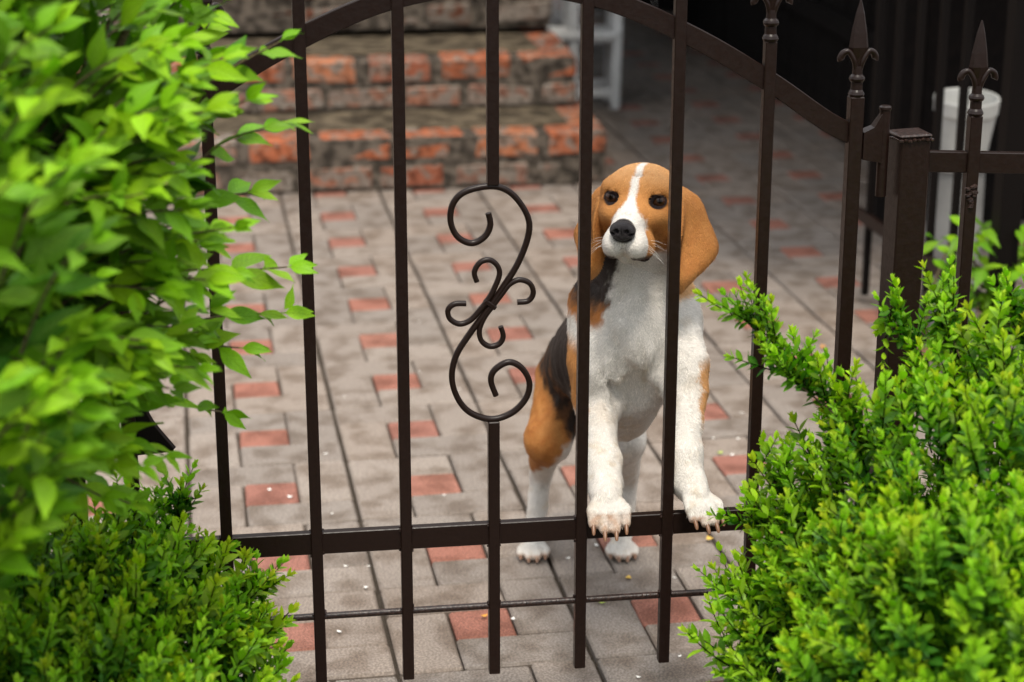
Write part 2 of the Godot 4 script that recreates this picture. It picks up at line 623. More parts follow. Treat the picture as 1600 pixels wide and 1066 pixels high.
func build_litter() -> void:
	var white := PackedVector2Array([Vector2(-0.353, -3.87), Vector2(-0.362, -3.535), Vector2(-0.449, -3.347), Vector2(-0.407, -3.313), Vector2(-0.323, -3.234), Vector2(-0.125, -3.322), Vector2(-0.28, -3.006), Vector2(-0.24, -2.922), Vector2(-0.241, -3.006), Vector2(-0.27, -2.758), Vector2(0.146, -3.092), Vector2(0.001, -2.803), Vector2(0.27, -2.96), Vector2(0.255, -2.674), Vector2(0.188, -2.606), Vector2(0.095, -3.038), Vector2(0.473, -3.77), Vector2(0.4, -3.62), Vector2(0.448, -3.617), Vector2(0.426, -3.528), Vector2(-0.203, -4.035), Vector2(-0.112, -3.919), Vector2(-0.22, -4.407)])
	var yellow := PackedVector2Array([Vector2(0.193, -2.958), Vector2(0.145, -2.864), Vector2(0.344, -3.119), Vector2(0.404, -3.539), Vector2(0.708, -4.209), Vector2(-0.044, -2.814)])
	var shapes := []
	for k in 4:
		var st := begin()
		var l := 0.0055
		var wd: float = 0.0022 + 0.0009 * k
		var curl := 0.0008 + 0.0006 * k
		var rows := []
		for i in 6:
			var t := i / 5.0
			var w: float = wd * sin(PI * clampf(t * 0.92 + 0.06, 0, 1))
			var y := curl * (4.0 * (t - 0.5) * (t - 0.5))
			rows.append([Vector3(-w, y + 0.0008, (t - 0.5) * 2 * l), Vector3(0, y, (t - 0.5) * 2 * l), Vector3(w, y + 0.0008, (t - 0.5) * 2 * l)])
		for i in 5:
			for k2 in 2:
				poly(st, [rows[i][k2], rows[i][k2 + 1], rows[i + 1][k2 + 1]], Vector3.UP)
				poly(st, [rows[i][k2], rows[i + 1][k2 + 1], rows[i + 1][k2]], Vector3.UP)
		shapes.append(st.commit())
	# count the petals in each gap between the gate bars, from the front, as seen from the path
	var order := range(white.size())
	order.sort_custom(func(a, b): return white[a].y > white[b].y)
	var gap_of := {}
	var rank := {}
	var seen := {}
	var gd := Vector2(cos(deg_to_rad(GATE_TURN)), -sin(deg_to_rad(GATE_TURN)))
	for i in order:
		var den := white[i].x * gd.y - white[i].y * gd.x
		var along := white[i].x * 2.45 / den if absf(den) > 0.001 else 0.0
		var gp := int(floor((along + 0.025) / 0.12))
		gap_of[i] = gp
		seen[gp] = seen.get(gp, 0) + 1
		rank[i] = seen[gp]
	var ordinal := ["", "first", "second", "third", "fourth", "fifth", "sixth", "seventh", "eighth", "ninth", "tenth"]
	for i in white.size():
		var o := obj("fallen_petal", shapes[i % 4], M.petal)
		o.position = Vector3(white[i].x, 0.0025, white[i].y)
		o.rotation.y = rng.randf() * TAU
		o.scale = Vector3.ONE * rng.randf_range(0.55, 0.9)
		var gp: int = gap_of[i]
		var where := "%s gap right of scroll bar" % ordinal[gp + 1] if gp >= 0 else "%s gap left of scroll bar" % ordinal[-gp]
		tag(o, "white petal on paving, %s from front in %s" % [ordinal[rank[i]], where], "petal", "white petals scattered on the paving")
	var names := ["brownish yellow leaf scrap on the grey paver right of the fourth gate bar", "small green leaf scrap just under the thin lower gate rod", "pale yellow fallen leaf beside the boxwood below the bottom rail", "yellow green leaf scrap on the red paver right of the dog's front leg", "orange leaf scrap behind the gate near the right hand fence post", "orange leaf scrap on the red paver beside the middle gate bar"]
	for i in yellow.size():
		var m: StandardMaterial3D = M.dead_leaf
		if i in [1, 3]:
			m = std(lin(0.35, 0.42, 0.08), 0.6, 0.3)
		elif i in [4, 5]:
			m = std(lin(0.6, 0.28, 0.05), 0.6, 0.3)
		var o := obj("fallen_leaf", shapes[3 - i % 2], m)
		o.position = Vector3(yellow[i].x, 0.0025, yellow[i].y)
		o.rotation.y = rng.randf() * TAU
		o.scale = Vector3.ONE * rng.randf_range(1.0, 1.4)
		tag(o, names[i], "fallen leaf")

# ------------------------------------------------------------------ gate and fences (local x along the gate, y up, z to the viewer)
const GATE_TURN := 8.1
var ARCH := [Vector2(0, 1.047), Vector2(0.13, 1.028), Vector2(0.235, 0.985), Vector2(0.347, 0.922), Vector2(0.485, 0.838)]

func arch_at(ds: float) -> float:
	ds = absf(ds)
	for i in ARCH.size() - 1:
		if ds <= ARCH[i + 1].x:
			var a: Vector2 = ARCH[i]
			var b: Vector2 = ARCH[i + 1]
			var p: Vector2 = ARCH[i - 1] if i > 0 else Vector2(-b.x, b.y)
			var q: Vector2 = ARCH[mini(i + 2, ARCH.size() - 1)]
			return a.cubic_interpolate(b, p, q, (ds - a.x) / (b.x - a.x)).y
	return ARCH[-1].y

func finial_mesh() -> ArrayMesh:
	# from the collar at y = 0 to the tip at y = 0.125
	var st := begin()
	lathe(st, [Vector2(0, 0), Vector2(0.0095, 0.0), Vector2(0.0108, 0.003), Vector2(0.0095, 0.0065), Vector2(0.0078, 0.009), Vector2(0.0076, 0.0185), Vector2(0.0098, 0.021), Vector2(0.0105, 0.0235), Vector2(0.0096, 0.0262), Vector2(0.0068, 0.029), Vector2(0.0062, 0.040)], 14)
	# blade with a ridge
	lathe(st, [Vector2(0.0062, 0.036), Vector2(0.0085, 0.050), Vector2(0.0132, 0.064), Vector2(0.0108, 0.082), Vector2(0.0058, 0.108), Vector2(0.0012, 0.1245), Vector2(0, 0.125)], 8, Vector3.ZERO, true, 0.55)
	for s in [-1, 1]:
		var p := catmull([Vector3(0.003 * s, 0.034, 0.001), Vector3(0.006 * s, 0.047, 0.003), Vector3(0.013 * s, 0.0585, 0.002), Vector3(0.0200 * s, 0.0570, 0.001), Vector3(0.0232 * s, 0.0505, 0.0), Vector3(0.0225 * s, 0.0475, 0.0)], 4)
		var r := PackedFloat32Array()
		for i in p.size():
			r.append(lerpf(0.75, 1.12, smoothstep(0.0, 0.75, float(i) / p.size())))
		sweep(st, p, circle(0.0042, 8), Vector3(0, 0, 1), r)
	return st.commit()

func bar_mesh(y0: float, y1: float, w := 0.015) -> ArrayMesh:
	return box_mesh(Vector3(w, y1 - y0, w), 0.0012, Vector3(0, (y0 + y1) * 0.5, 0))

func scroll_points(flat: Array) -> Array:
	var out := []
	for i in range(0, flat.size(), 2):
		out.append(Vector3(flat[i], flat[i + 1], 0))
	return out

func build_gate() -> void:
	var g := thing("garden_gate", "brown painted iron garden gate with arched top rail and a scroll in its middle bar", "gate", Vector3(0, 0, -2.45), deg_to_rad(GATE_TURN))
	var fin := finial_mesh()
	for k in range(-4, 5):
		var x := -0.025 + 0.12 * k
		var top := arch_at(0.12 * k) + 0.052
		var low := 0.0935
		if absi(k) == 4:
			low = 0.09
		var w := 0.0185 if absi(k) == 4 else 0.0152
		if k == 0:
			var upper := obj("bar", bar_mesh(0.7895, top, w), M.iron, g)
			upper.position.x = x
			var f := obj("finial", fin, M.iron, upper)
			f.position.y = top
			var lower := obj("bar", bar_mesh(low, 0.4665, w), M.iron, g)
			lower.position.x = x
			continue
		var b := obj("bar", bar_mesh(low, top, w), M.iron, g)
		b.position.x = x
		b.rotation.z = rng.randf_range(-0.0025, 0.0025)
		var f := obj("finial", fin, M.iron, b)
		f.position.y = top
	# bottom rail between the bars and the thin rod below
	var rail := obj("bottom_rail", box_mesh(Vector3(0.96, 0.031, 0.013), 0.001, Vector3(-0.025, 0.303, -0.0042)), M.iron, g)
	rail.rotation.z = 0.0
	var st := begin()
	sweep(st, PackedVector3Array([Vector3(-0.5, 0.1935, -0.002), Vector3(-0.1, 0.1945, -0.002), Vector3(0.2, 0.195, -0.002), Vector3(0.45, 0.194, -0.002)]), circle(0.0048, 10), Vector3(0, 0, 1))
	obj("lower_rod", st.commit(), M.iron_worn, g)
	# arched rail: a flat bar on edge
	var path := PackedVector3Array()
	for i in 65:
		var ds := lerpf(-0.474, 0.474, i / 64.0)
		path.append(Vector3(-0.025 + ds, arch_at(ds), -0.0035))
	st = begin()
	sweep(st, path, rounded_rect(0.0265, 0.012, 0.0012), Vector3(0, 0, 1), PackedFloat32Array(), true)
	obj("arched_rail", st.commit(), M.iron, g)
	# weld beads where the bars cross the rails
	st = begin()
	for k in range(-4, 5):
		for y in [0.2, 0.2885, 0.3185]:
			for s in [-1, 1]:
				for j in 3:
					lathe(st, [Vector2(0, -0.0016), Vector2(0.0021, -0.0006), Vector2(0.0021, 0.0008), Vector2(0, 0.0018)], 6, Vector3(-0.025 + 0.12 * k + s * 0.0078, y + rng.randf_range(-0.004, 0.004), 0.0015 + rng.randf_range(-0.003, 0.002)))
	obj("weld_bead", st.commit(), M.iron_worn, g)
	# the scroll in the middle
	var sq := rounded_rect(0.0078, 0.0095, 0.0026)
	var main := [-0.0309, 0.7518, -0.0285, 0.7355, -0.0360, 0.7204, -0.0528, 0.7124, -0.0711, 0.7217, -0.0801, 0.7424, -0.0765, 0.7660, -0.0598, 0.7815, -0.0250, 0.7871, 0.0000, 0.7761, 0.0193, 0.7483, 0.0219, 0.7226, 0.0084, 0.6843, -0.0127, 0.6504, -0.0365, 0.6164]
	var main2 := [-0.0365, 0.6164, -0.0553, 0.5908, -0.0742, 0.5607, -0.0804, 0.5298, -0.0730, 0.5008, -0.0560, 0.4792, -0.0276, 0.4686, 0.0000, 0.4763, 0.0190, 0.4962, 0.0232, 0.5186, 0.0129, 0.5388, -0.0043, 0.5477, -0.0231, 0.5378, -0.0283, 0.5229, -0.0215, 0.5018]
	main.append_array(main2.slice(2))
	st = begin()
	sweep(st, catmull(scroll_points(main), 7), sq, Vector3(0, 0, 1))
	obj("scroll", st.commit(), M.iron, g)
	var curls := [
		[-0.0464, 0.6604, -0.0497, 0.6736, -0.0421, 0.6862, -0.0295, 0.6892, -0.0194, 0.6810, -0.0169, 0.6680, -0.0254, 0.6466, -0.0345, 0.6320, -0.0420, 0.6225, -0.0552, 0.6084, -0.0696, 0.6038, -0.0822, 0.6113, -0.0846, 0.6237, -0.0761, 0.6312, -0.0609, 0.6314],
		[0.0068, 0.6304, 0.0212, 0.6315, 0.0280, 0.6417, 0.0237, 0.6550, 0.0102, 0.6608, -0.0034, 0.6552, -0.0140, 0.6420, -0.0254, 0.6270, -0.0365, 0.6120, -0.0434, 0.5947, -0.0409, 0.5796, -0.0299, 0.5711, -0.0171, 0.5741, -0.0119, 0.5845, -0.0153, 0.5979]]
	for k in 2:
		st = begin()
		sweep(st, catmull(scroll_points(curls[k]), 7), rounded_rect(0.0068, 0.0088, 0.0024), Vector3(0, 0, 1))
		var c := obj("curl", st.commit(), M.iron, g)
		c.position.z = 0.0008
	var b := obj("scroll_band", box_mesh(Vector3(0.0185, 0.0065, 0.0100), 0.0012, Vector3(-0.0292, 0.6291, 0.0006), Basis(Vector3(0, 0, 1), deg_to_rad(-36))), M.iron, g)
	# hinges on the right stile
	for y in [0.815, 0.36]:
		st = begin()
		sweep(st, PackedVector3Array([Vector3(0.494, y - 0.058, 0.0), Vector3(0.494, y + 0.058, 0.0)]), circle(0.0072, 12), Vector3(1, 0, 0))
		lathe(st, [Vector2(0.0072, 0), Vector2(0.0084, 0.001), Vector2(0.0084, 0.004), Vector2(0.006, 0.006), Vector2(0, 0.0065)], 12, Vector3(0.494, y + 0.0575, 0))
		var h := obj("hinge", st.commit(), M.iron, g)
		# gusset that carries the pin
		st = begin()
		for z in [-0.011, 0.011]:
			poly(st, [Vector3(0.4635, y - 0.006, z), Vector3(0.4635, y + 0.03, z), Vector3(0.478, y + 0.036, z * 0.8), Vector3(0.490, y + 0.055, z * 0.5), Vector3(0.490, y - 0.012, z * 0.6)], Vector3(0, 0, z))
		var e := [Vector2(0.4635, -0.006), Vector2(0.4635, 0.03), Vector2(0.478, 0.036), Vector2(0.490, 0.055), Vector2(0.490, -0.012)]
		var zz := [0.011, 0.011, 0.0088, 0.0055, 0.0066]
		for i in 5:
			var j := (i + 1) % 5
			var mid: Vector2 = (e[i] + e[j]) * 0.5 - Vector2(0.478, 0.02)
			poly(st, [Vector3(e[i].x, y + e[i].y, zz[i]), Vector3(e[j].x, y + e[j].y, zz[j]), Vector3(e[j].x, y + e[j].y, -zz[j]), Vector3(e[i].x, y + e[i].y, -zz[i])], Vector3(mid.x, mid.y, 0))
		obj("gusset", st.commit(), M.iron, h)
	# flared latch plate low on the left stile: a shallow pan with a raised edge
	st = begin()
	var prof := [Vector2(-0.4975, 0.536), Vector2(-0.4875, 0.520), Vector2(-0.4750, 0.488), Vector2(-0.4480, 0.449), Vector2(-0.4975, 0.446)]
	for z in [-0.004, 0.004]:
		var pts := []
		for p in prof:
			pts.append(Vector3(p.x, p.y, z))
		poly(st, [pts[4], pts[0], pts[1], pts[2]], Vector3(0, 0, z))
		poly(st, [pts[4], pts[2], pts[3]], Vector3(0, 0, z))
	obj("latch_plate", st.commit(), M.iron_dark, g)
	st = begin()
	var rim := []
	for p in prof:
		rim.append(Vector3(p.x, p.y, 0.0))
	sweep(st, catmull(rim.slice(0, 4), 4), circle(0.004, 8), Vector3(0, 0, 1))
	sweep(st, PackedVector3Array([rim[3], rim[4]]), circle(0.004, 8), Vector3(0, 0, 1))
	obj("latch_rim", st.commit(), M.iron, g)

func make_post(label: String, x: float, top: float) -> void:
	var o := Vector3(0, 0, -2.45) + Basis(Vector3.UP, deg_to_rad(GATE_TURN)) * Vector3(x, 0, 0)
	var p := thing("gate_post", label, "post", o, deg_to_rad(GATE_TURN + 6.0), "square gate posts")
	var st := begin()
	add_box(st, Vector3(0, top * 0.5 - 0.15, 0), Vector3(0.042, top + 0.3, 0.042), 0.002)
	obj("shaft", st.commit(), M.iron, p)
	st = begin()
	add_box(st, Vector3(0, top + 0.0015, 0), Vector3(0.0455, 0.006, 0.0455), 0.002, Basis(), 0.001)
	obj("cap", st.commit(), M.iron_worn, p)
	# weld bead round the cap
	st = begin()
	for k in 28:
		var e := k / 7
		var t := (k % 7) / 7.0 - 0.5
		var d := 0.0215
		var at: Vector3 = [Vector3(t * 2 * d, 0, d), Vector3(d, 0, -t * 2 * d), Vector3(-t * 2 * d, 0, -d), Vector3(-d, 0, t * 2 * d)][e]
		at.y = top - 0.003 + rng.randf_range(-0.0012, 0.0012)
		lathe(st, [Vector2(0, -0.0024), Vector2(0.0032, -0.001), Vector2(0.0034, 0.001), Vector2(0, 0.0026)], 7, at)
	obj("weld_bead", st.commit(), M.iron_worn, p)

func build_fences() -> void:
	make_post("square brown gate post that carries the hinges right of the gate", 0.5295, 0.838)
	make_post("square brown gate post behind the leafy shrub left of the gate", -0.585, 0.838)
	# front fence right of the post
	var f := thing("front_fence", "brown iron fence with spear finials to the right of the hinge post", "fence", Vector3(0, 0, -2.45), deg_to_rad(GATE_TURN))
	var fin := finial_mesh()
	for k in 5:
		var x := 0.6175 + 0.12 * k
		var top := 0.862 - 0.01 * k
		var b := obj("bar", bar_mesh(0.06, top, 0.0165), M.iron, f)
		b.position.x = x
		var fo := obj("finial", fin, M.iron, b)
		fo.position.y = top
		if k == 0:   # the lumpy weld below the rail
			var st := begin()
			for j in 16:
				lathe(st, [Vector2(0, -0.003), Vector2(0.0042, -0.001), Vector2(0.004, 0.0015), Vector2(0, 0.0035)], 7, Vector3(rng.randf_range(-0.006, 0.006), 0.752 + rng.randf_range(-0.013, 0.016), 0.0075))
			obj("weld_bead", st.commit(), M.iron_worn, b)
	var path := PackedVector3Array()
	for i in 17:
		var t := i / 16.0
		path.append(Vector3(lerpf(0.551, 1.12, t), 0.802 - 0.018 * sin(t * PI * 0.5), -0.003))
	var st := begin()
	sweep(st, path, rounded_rect(0.028, 0.013, 0.0012), Vector3(0, 0, 1), PackedFloat32Array(), true)
	obj("upper_rail", st.commit(), M.iron, f)
	obj("lower_rail", box_mesh(Vector3(0.57, 0.03, 0.013), 0.001, Vector3(0.836, 0.30, -0.003)), M.iron, f)
	# short stile plate left of the post, behind the hinge
	# fence that runs back from the front fence, along the paved yard
	var s := thing("side_fence", "dark iron fence running back along the yard behind the hinge post", "fence", Vector3(0.865, 0, -4.58), deg_to_rad(9.7))
	for z in [0.0, 0.13, 0.26, 0.39, 0.52, 1.04, 1.3, 1.56]:
		var b := obj("bar", bar_mesh(0.02, 0.98, 0.016), M.iron_dark, s)
		b.position.z = z
	for y in [0.21, 0.90]:
		obj("rail", box_mesh(Vector3(0.014, 0.03, 1.9), 0.001, Vector3(-0.004, y, 0.85)), M.iron if y < 0.5 else M.iron_dark, s)
	obj("end_post", box_mesh(Vector3(0.045, 1.15, 0.045), 0.002, Vector3(0.0, 0.575, 0.78)), M.iron_dark, s)

# ------------------------------------------------------------------ what stands behind the gate
func build_back() -> void:
	var s := thing("brick_steps", "worn brick steps smeared with grey mortar behind the gate", "steps", Vector3(0.14, 0, -5.85), deg_to_rad(8.3))
	var rows := [[0.0, 0.0, 0.157, 0.172], [0.172, -0.375, 0.126, 0.172], [0.366, -0.80, 0.115, 0.20]]
	var left := -1.35
	for r in 3:
		var y0: float = rows[r][0]
		var z0: float = rows[r][1]
		var x1: float = rows[r][2]
		var h: float = rows[r][3]
		# mortar core, its face 3 mm behind the bricks
		var core := box_mesh(Vector3(x1 - left - 0.018, h - 0.012, 1.5 + z0), 0.004, Vector3((x1 + left) * 0.5, y0 + h * 0.5 - 0.004, z0 - 0.003 - (1.5 + z0) * 0.5))
		obj("mortar_core", core, M.mortar, s)
		if r < 2:
			var tread := begin()
			add_box(tread, Vector3((x1 + left) * 0.5 - 0.05, y0 + h - 0.004, z0 - 0.105 - 0.19), Vector3(x1 - left - 0.11, 0.012, 0.38), 0.004)
			obj("tread", tread.commit(), M.tread, s)
		for c in 2:
			var bh := h * 0.5 - 0.008
			var y := y0 + h * (0.25 + 0.5 * c)
			var x := x1
			var first := true
			while x > left:
				var l := 0.12 if first and c == (r + 1) % 2 else 0.215 + rng.randf_range(-0.035, 0.02)
				if r == 2:
					l *= rng.randf_range(0.7, 1.3)
				if first and c == 1 and r < 2:
					l = 0.19
				var dz := rng.randf_range(-0.002, 0.003) + (0.012 * rng.randf_range(-1, 1) if r == 2 else 0.0)
				var m: Material = M.bricks[[2, 3, 3, 5, 1][rng.randi_range(0, 4)]]
				if c == 1 and r < 2:
					m = M.bricks[[0, 4, 1, 2, 0][rng.randi_range(0, 4)]]
				if r == 2:
					m = M.stone if rng.randf() < 0.65 else M.bricks[rng.randi_range(2, 5)]
				var hh := bh * (1.0 if r < 2 else rng.randf_range(0.85, 1.0))
				var b := obj("brick", box_mesh(Vector3(l, hh, 0.115), 0.012 if r < 2 else 0.018, Vector3.ZERO, Basis(), 0.0045 if r < 2 else 0.009), m, s)
				b.position = Vector3(x - l * 0.5, y, z0 - 0.0575 + dz)
				b.rotation = Vector3(rng.randf_range(-0.02, 0.02), rng.randf_range(-0.015, 0.015), rng.randf_range(-0.012, 0.012))
				x -= l + rng.randf_range(0.004, 0.036)
				first = false
			# bricks of the right hand end
			for k in (3 if r < 2 else 2):
				if r == 2 and c == 0:
					continue
				var m2: Material = M.bricks[[0, 4, 1, 3][rng.randi_range(0, 3)]]
				var b2 := obj("brick", box_mesh(Vector3(0.11, bh, 0.21), 0.009, Vector3.ZERO, Basis(), 0.004), m2, s)
				b2.position = Vector3(x1 - 0.055 + rng.randf_range(-0.003, 0.002), y + (0.003 if c == 1 else 0.0), z0 - 0.24 - 0.232 * k)
	# pale house wall at the top of the steps
	var w := thing("house_wall", "plastered house wall at the head of the brick steps", "wall", Vector3(0.14, 0, -5.85), deg_to_rad(8.3))
	obj("side_face", box_mesh(Vector3(0.2, 2.9, 3.0), 0.01, Vector3(0.02, 1.45, -3.3)), M.dark_wood, w)
	obj("wall_face", box_mesh(Vector3(4.0, 2.9, 0.25), 0.01, Vector3(-1.88, 1.45, -1.65)), M.plaster, w)
	obj("porch_roof", box_mesh(Vector3(2.6, 0.12, 0.7), 0.01, Vector3(-1.05, 2.2, -1.38)), M.dark_wood, w)
	# dark covered yard to the right: roof on posts, board walls behind and beside
	var r := thing("yard_roof", "dark flat roof over the covered yard behind the gate", "roof", Vector3(0.52, 0, -3.95), deg_to_rad(8.3))
	obj("roof_slab", box_mesh(Vector3(4.2, 0.14, 7.0), 0.01, Vector3(2.1, 1.92, -3.5)), M.dark_wood, r)
	for z in [-0.35, -6.7]:
		obj("post", box_mesh(Vector3(0.1, 1.84, 0.1), 0.006, Vector3(4.1, 0.92, z)), M.dark_wood, r)
	board_wall("board_wall", "black brown board wall closing the far end of the covered yard", Vector3(0.35, 0, -9.6), 8.3, 30, 2.3)
	board_wall("board_wall", "dark brown board wall standing behind the white planter", Vector3(1.02, 0, -5.35), 8.3, 18, 2.2)
	board_wall("board_wall", "dark brown board wall along the right side of the covered yard", Vector3(1.24, 0, -5.55), 97.0, 30, 2.2)
	# white stand beside the steps
	var t := thing("plant_stand", "white wooden stand with rungs beside the brick steps", "stand", Vector3(0.30, 0, -7.12), deg_to_rad(6.0))
	var lm := box_mesh(Vector3(0.034, 0.47, 0.034), 0.003, Vector3(0, 0.235, 0))
	for x in [-0.075, 0.075]:
		for z in [-0.12, 0.03]:
			var leg := obj("leg", lm, M.white_wood, t)
			leg.position = Vector3(x, 0, z)
			leg.rotation = Vector3(0, 0, -0.02 * signf(x))
	for y in [0.06, 0.26]:
		obj("rung", box_mesh(Vector3(0.12, 0.032, 0.018), 0.003, Vector3(0, y, 0.03)), M.white_wood, t)
		obj("rung", box_mesh(Vector3(0.12, 0.032, 0.018), 0.003, Vector3(0, y + 0.01, -0.12)), M.white_wood, t)
	obj("shelf", box_mesh(Vector3(0.30, 0.026, 0.17), 0.003, Vector3(-0.07, 0.272, -0.03)), M.white_wood, t)
	obj("top", box_mesh(Vector3(0.22, 0.03, 0.24), 0.004, Vector3(0, 0.485, -0.04)), M.white_wood, t)
	# white planter on its stand, right
	var p := thing("planter", "empty white flower pot on a white pedestal behind the fence", "flower pot", Vector3(1.017, 0, -4.35))
	var st := begin()
	lathe(st, [Vector2(0, 0.0), Vector2(0.066, 0.0), Vector2(0.062, 0.385), Vector2(0.068, 0.39), Vector2(0.068, 0.405), Vector2(0.058, 0.41), Vector2(0, 0.41)], 32)
	obj("pedestal", st.commit(), M.pedestal, p)
	st = begin()
	lathe(st, [Vector2(0, 0.413), Vector2(0.052, 0.413), Vector2(0.055, 0.416), Vector2(0.068, 0.515), Vector2(0.0715, 0.522), Vector2(0.0735, 0.552), Vector2(0.072, 0.556), Vector2(0.068, 0.555), Vector2(0.065, 0.52), Vector2(0.052, 0.43), Vector2(0, 0.425)], 32)
	var pot := obj("pot", st.commit(), M.pot, p)
	pot.rotation.x = 0.10
	pot.position = Vector3(0.004, 0.004, -0.03)
	# grey downpipe at the right edge
	var d := thing("downpipe", "grey round downpipe at the right behind the fence", "pipe", Vector3(1.24, 0, -4.75))
	st = begin()
	sweep(st, PackedVector3Array([Vector3(0, 0, 0), Vector3(0, 2.2, 0)]), circle(0.03, 16), Vector3(1, 0, 0))
	obj("pipe_length", st.commit(), M.pipe, d)
	st = begin()
	lathe(st, [Vector2(0.03, 0), Vector2(0.035, 0.004), Vector2(0.035, 0.02), Vector2(0.03, 0.024)], 16, Vector3(0, 0.9, 0))
	obj("pipe_clip", st.commit(), M.pipe, d)

func board_wall(called: String, label: String, at: Vector3, turn: float, n: int, h: float) -> void:
	var w := thing(called, label, "wall", at, deg_to_rad(turn))
	for k in n:
		var b := obj("board", box_mesh(Vector3(0.112, h + rng.randf_range(-0.02, 0.02), 0.022), 0.002, Vector3(0, h * 0.5, 0)), M.dark_wood, w)
		b.position = Vector3(0.06 + 0.118 * k, 0, rng.randf_range(-0.003, 0.003))
	for y in [0.4, h - 0.4]:
		obj("batten", box_mesh(Vector3(0.118 * n, 0.07, 0.03), 0.003, Vector3(0.059 * n, y, -0.03)), M.dark_wood, w)

# ------------------------------------------------------------------ the beagle
const TAN := Color(0.50, 0.215, 0.060)
const TAN_DEEP := Color(0.40, 0.145, 0.034)
const TAN_PALE := Color(0.65, 0.36, 0.155)
const WHITE_FUR := Color(0.76, 0.705, 0.64)
const BLACK_FUR := Color(0.034, 0.023, 0.017)
const CHEST := Vector3(0.172, 0.545, -2.68)
const RUMP := Vector3(0.105, 0.335, -3.04)
var fur_noise := FastNoiseLite.new()
var head_at := Transform3D()

func sstep(a: float, b: float, x: float) -> float:
	return smoothstep(a, b, x)

func body_color(p: Vector3) -> Color:
	var w := fur_noise.get_noise_3dv(p * 1000.0 * 0.045) * 0.012 + fur_noise.get_noise_3dv(p * 1000.0 * 0.2) * 0.005
	var a := (RUMP - CHEST).normalized()
	var t := (p - CHEST).dot(a) + w
	var d := (Vector3.UP - a * a.y).normalized()
	var q := (p - CHEST).dot(d) + w
	var c := WHITE_FUR
	# torso: white front, a tan edge, black saddle, tan rump
	var side := TAN.lerp(BLACK_FUR, sstep(0.080, 0.118, t + 0.02 * fur_noise.get_noise_3dv(p * Vector3(70, 25, 70))))
	side = side.lerp(TAN_DEEP, sstep(0.40, 0.43, t))
	var low := sstep(-0.088, -0.072, q)          # the belly stays white
	c = c.lerp(side, sstep(0.052, 0.064, t) * low)
	# neck: dark under the right ear, tan behind the left
	if p.y > 0.5:
		var dark := sstep(0.148, 0.136, p.x + w + 0.25 * (0.62 - p.y)) * sstep(0.535, 0.555, p.y + w)
		c = c.lerp(BLACK_FUR.lerp(TAN_DEEP, sstep(0.585, 0.555, p.y + w)), dark)
		c = c.lerp(TAN_PALE, sstep(0.228, 0.236, p.x + w) * sstep(0.575, 0.585, p.y))
		c = c.lerp(BLACK_FUR, sstep(-2.715, -2.73, p.z + w))
	# hind legs
	if p.z < -2.86 and p.y < 0.40:
		var outer := sstep(-0.008, 0.008, (p.y - 0.165) * 0.6 - (p.x - 0.042) + w)
		var leg := WHITE_FUR.lerp(TAN.lerp(TAN_DEEP, 0.5 + fur_noise.get_noise_3dv(p * 40.0)), outer)
		if p.x > 0.125:
			leg = WHITE_FUR.lerp(TAN, sstep(0.27, 0.29, p.y + w))
		var line := 0.338 - 1.9 * (p.x - 0.05) + w
		if p.x < 0.125:
			c = BLACK_FUR.lerp(TAN_DEEP, 0.30 * sstep(-0.1, 0.5, fur_noise.get_noise_3dv(p * Vector3(60, 22, 60))))
		c = c.lerp(leg, sstep(0.34, 0.31, p.y) if p.x > 0.125 else sstep(line + 0.013, line - 0.011, p.y + 0.012 * fur_noise.get_noise_3dv(p * Vector3(110, 40, 110))))
	# tan at the elbows
	if p.z > -2.72:
		c = c.lerp(TAN_PALE.lerp(TAN, 0.5), sstep(0.259, 0.268, p.x + w) * sstep(0.405, 0.42, p.y) * sstep(0.515, 0.49, p.y))
		c = c.lerp(TAN, sstep(0.105, 0.097, p.x + w) * sstep(0.41, 0.43, p.y) * sstep(0.53, 0.50, p.y))
	# a little dirt on the white legs, pinkish toes
	var dirt := sstep(0.25, 0.6, fur_noise.get_noise_3dv(p * 34.0))
	if p.y < 0.42:
		c = c.lerp(c * Color(0.86, 0.76, 0.62), dirt * 0.6)
	if (p.z > -2.47 and p.y < 0.335) or p.y < 0.014:
		c = c.lerp(Color(0.50, 0.29, 0.18), 0.35 + 0.4 * sstep(-0.1, 0.3, fur_noise.get_noise_3dv(p * 55.0)))
	if p.z > -2.66:
		var streak := Vector2((p.x - 0.186 + 0.02 * (p.y - 0.49)) / 0.0045, (p.y - 0.485) / 0.045).length() + w * 40.0
		c = c.lerp(Color(0.50, 0.40, 0.28), 0.45 * sstep(1.1, 0.3, streak))
	# thin fur over skin on the breast
	var thin := sstep(0.1, 0.5, fur_noise.get_noise_3dv(p * 16.0 + Vector3(40, 0, 0)))
	if p.y < 0.56 and p.z > -2.8:
		c = c * Color(1, 1, 1).lerp(Color(0.94, 0.88, 0.82), thin * 0.7)
	return c

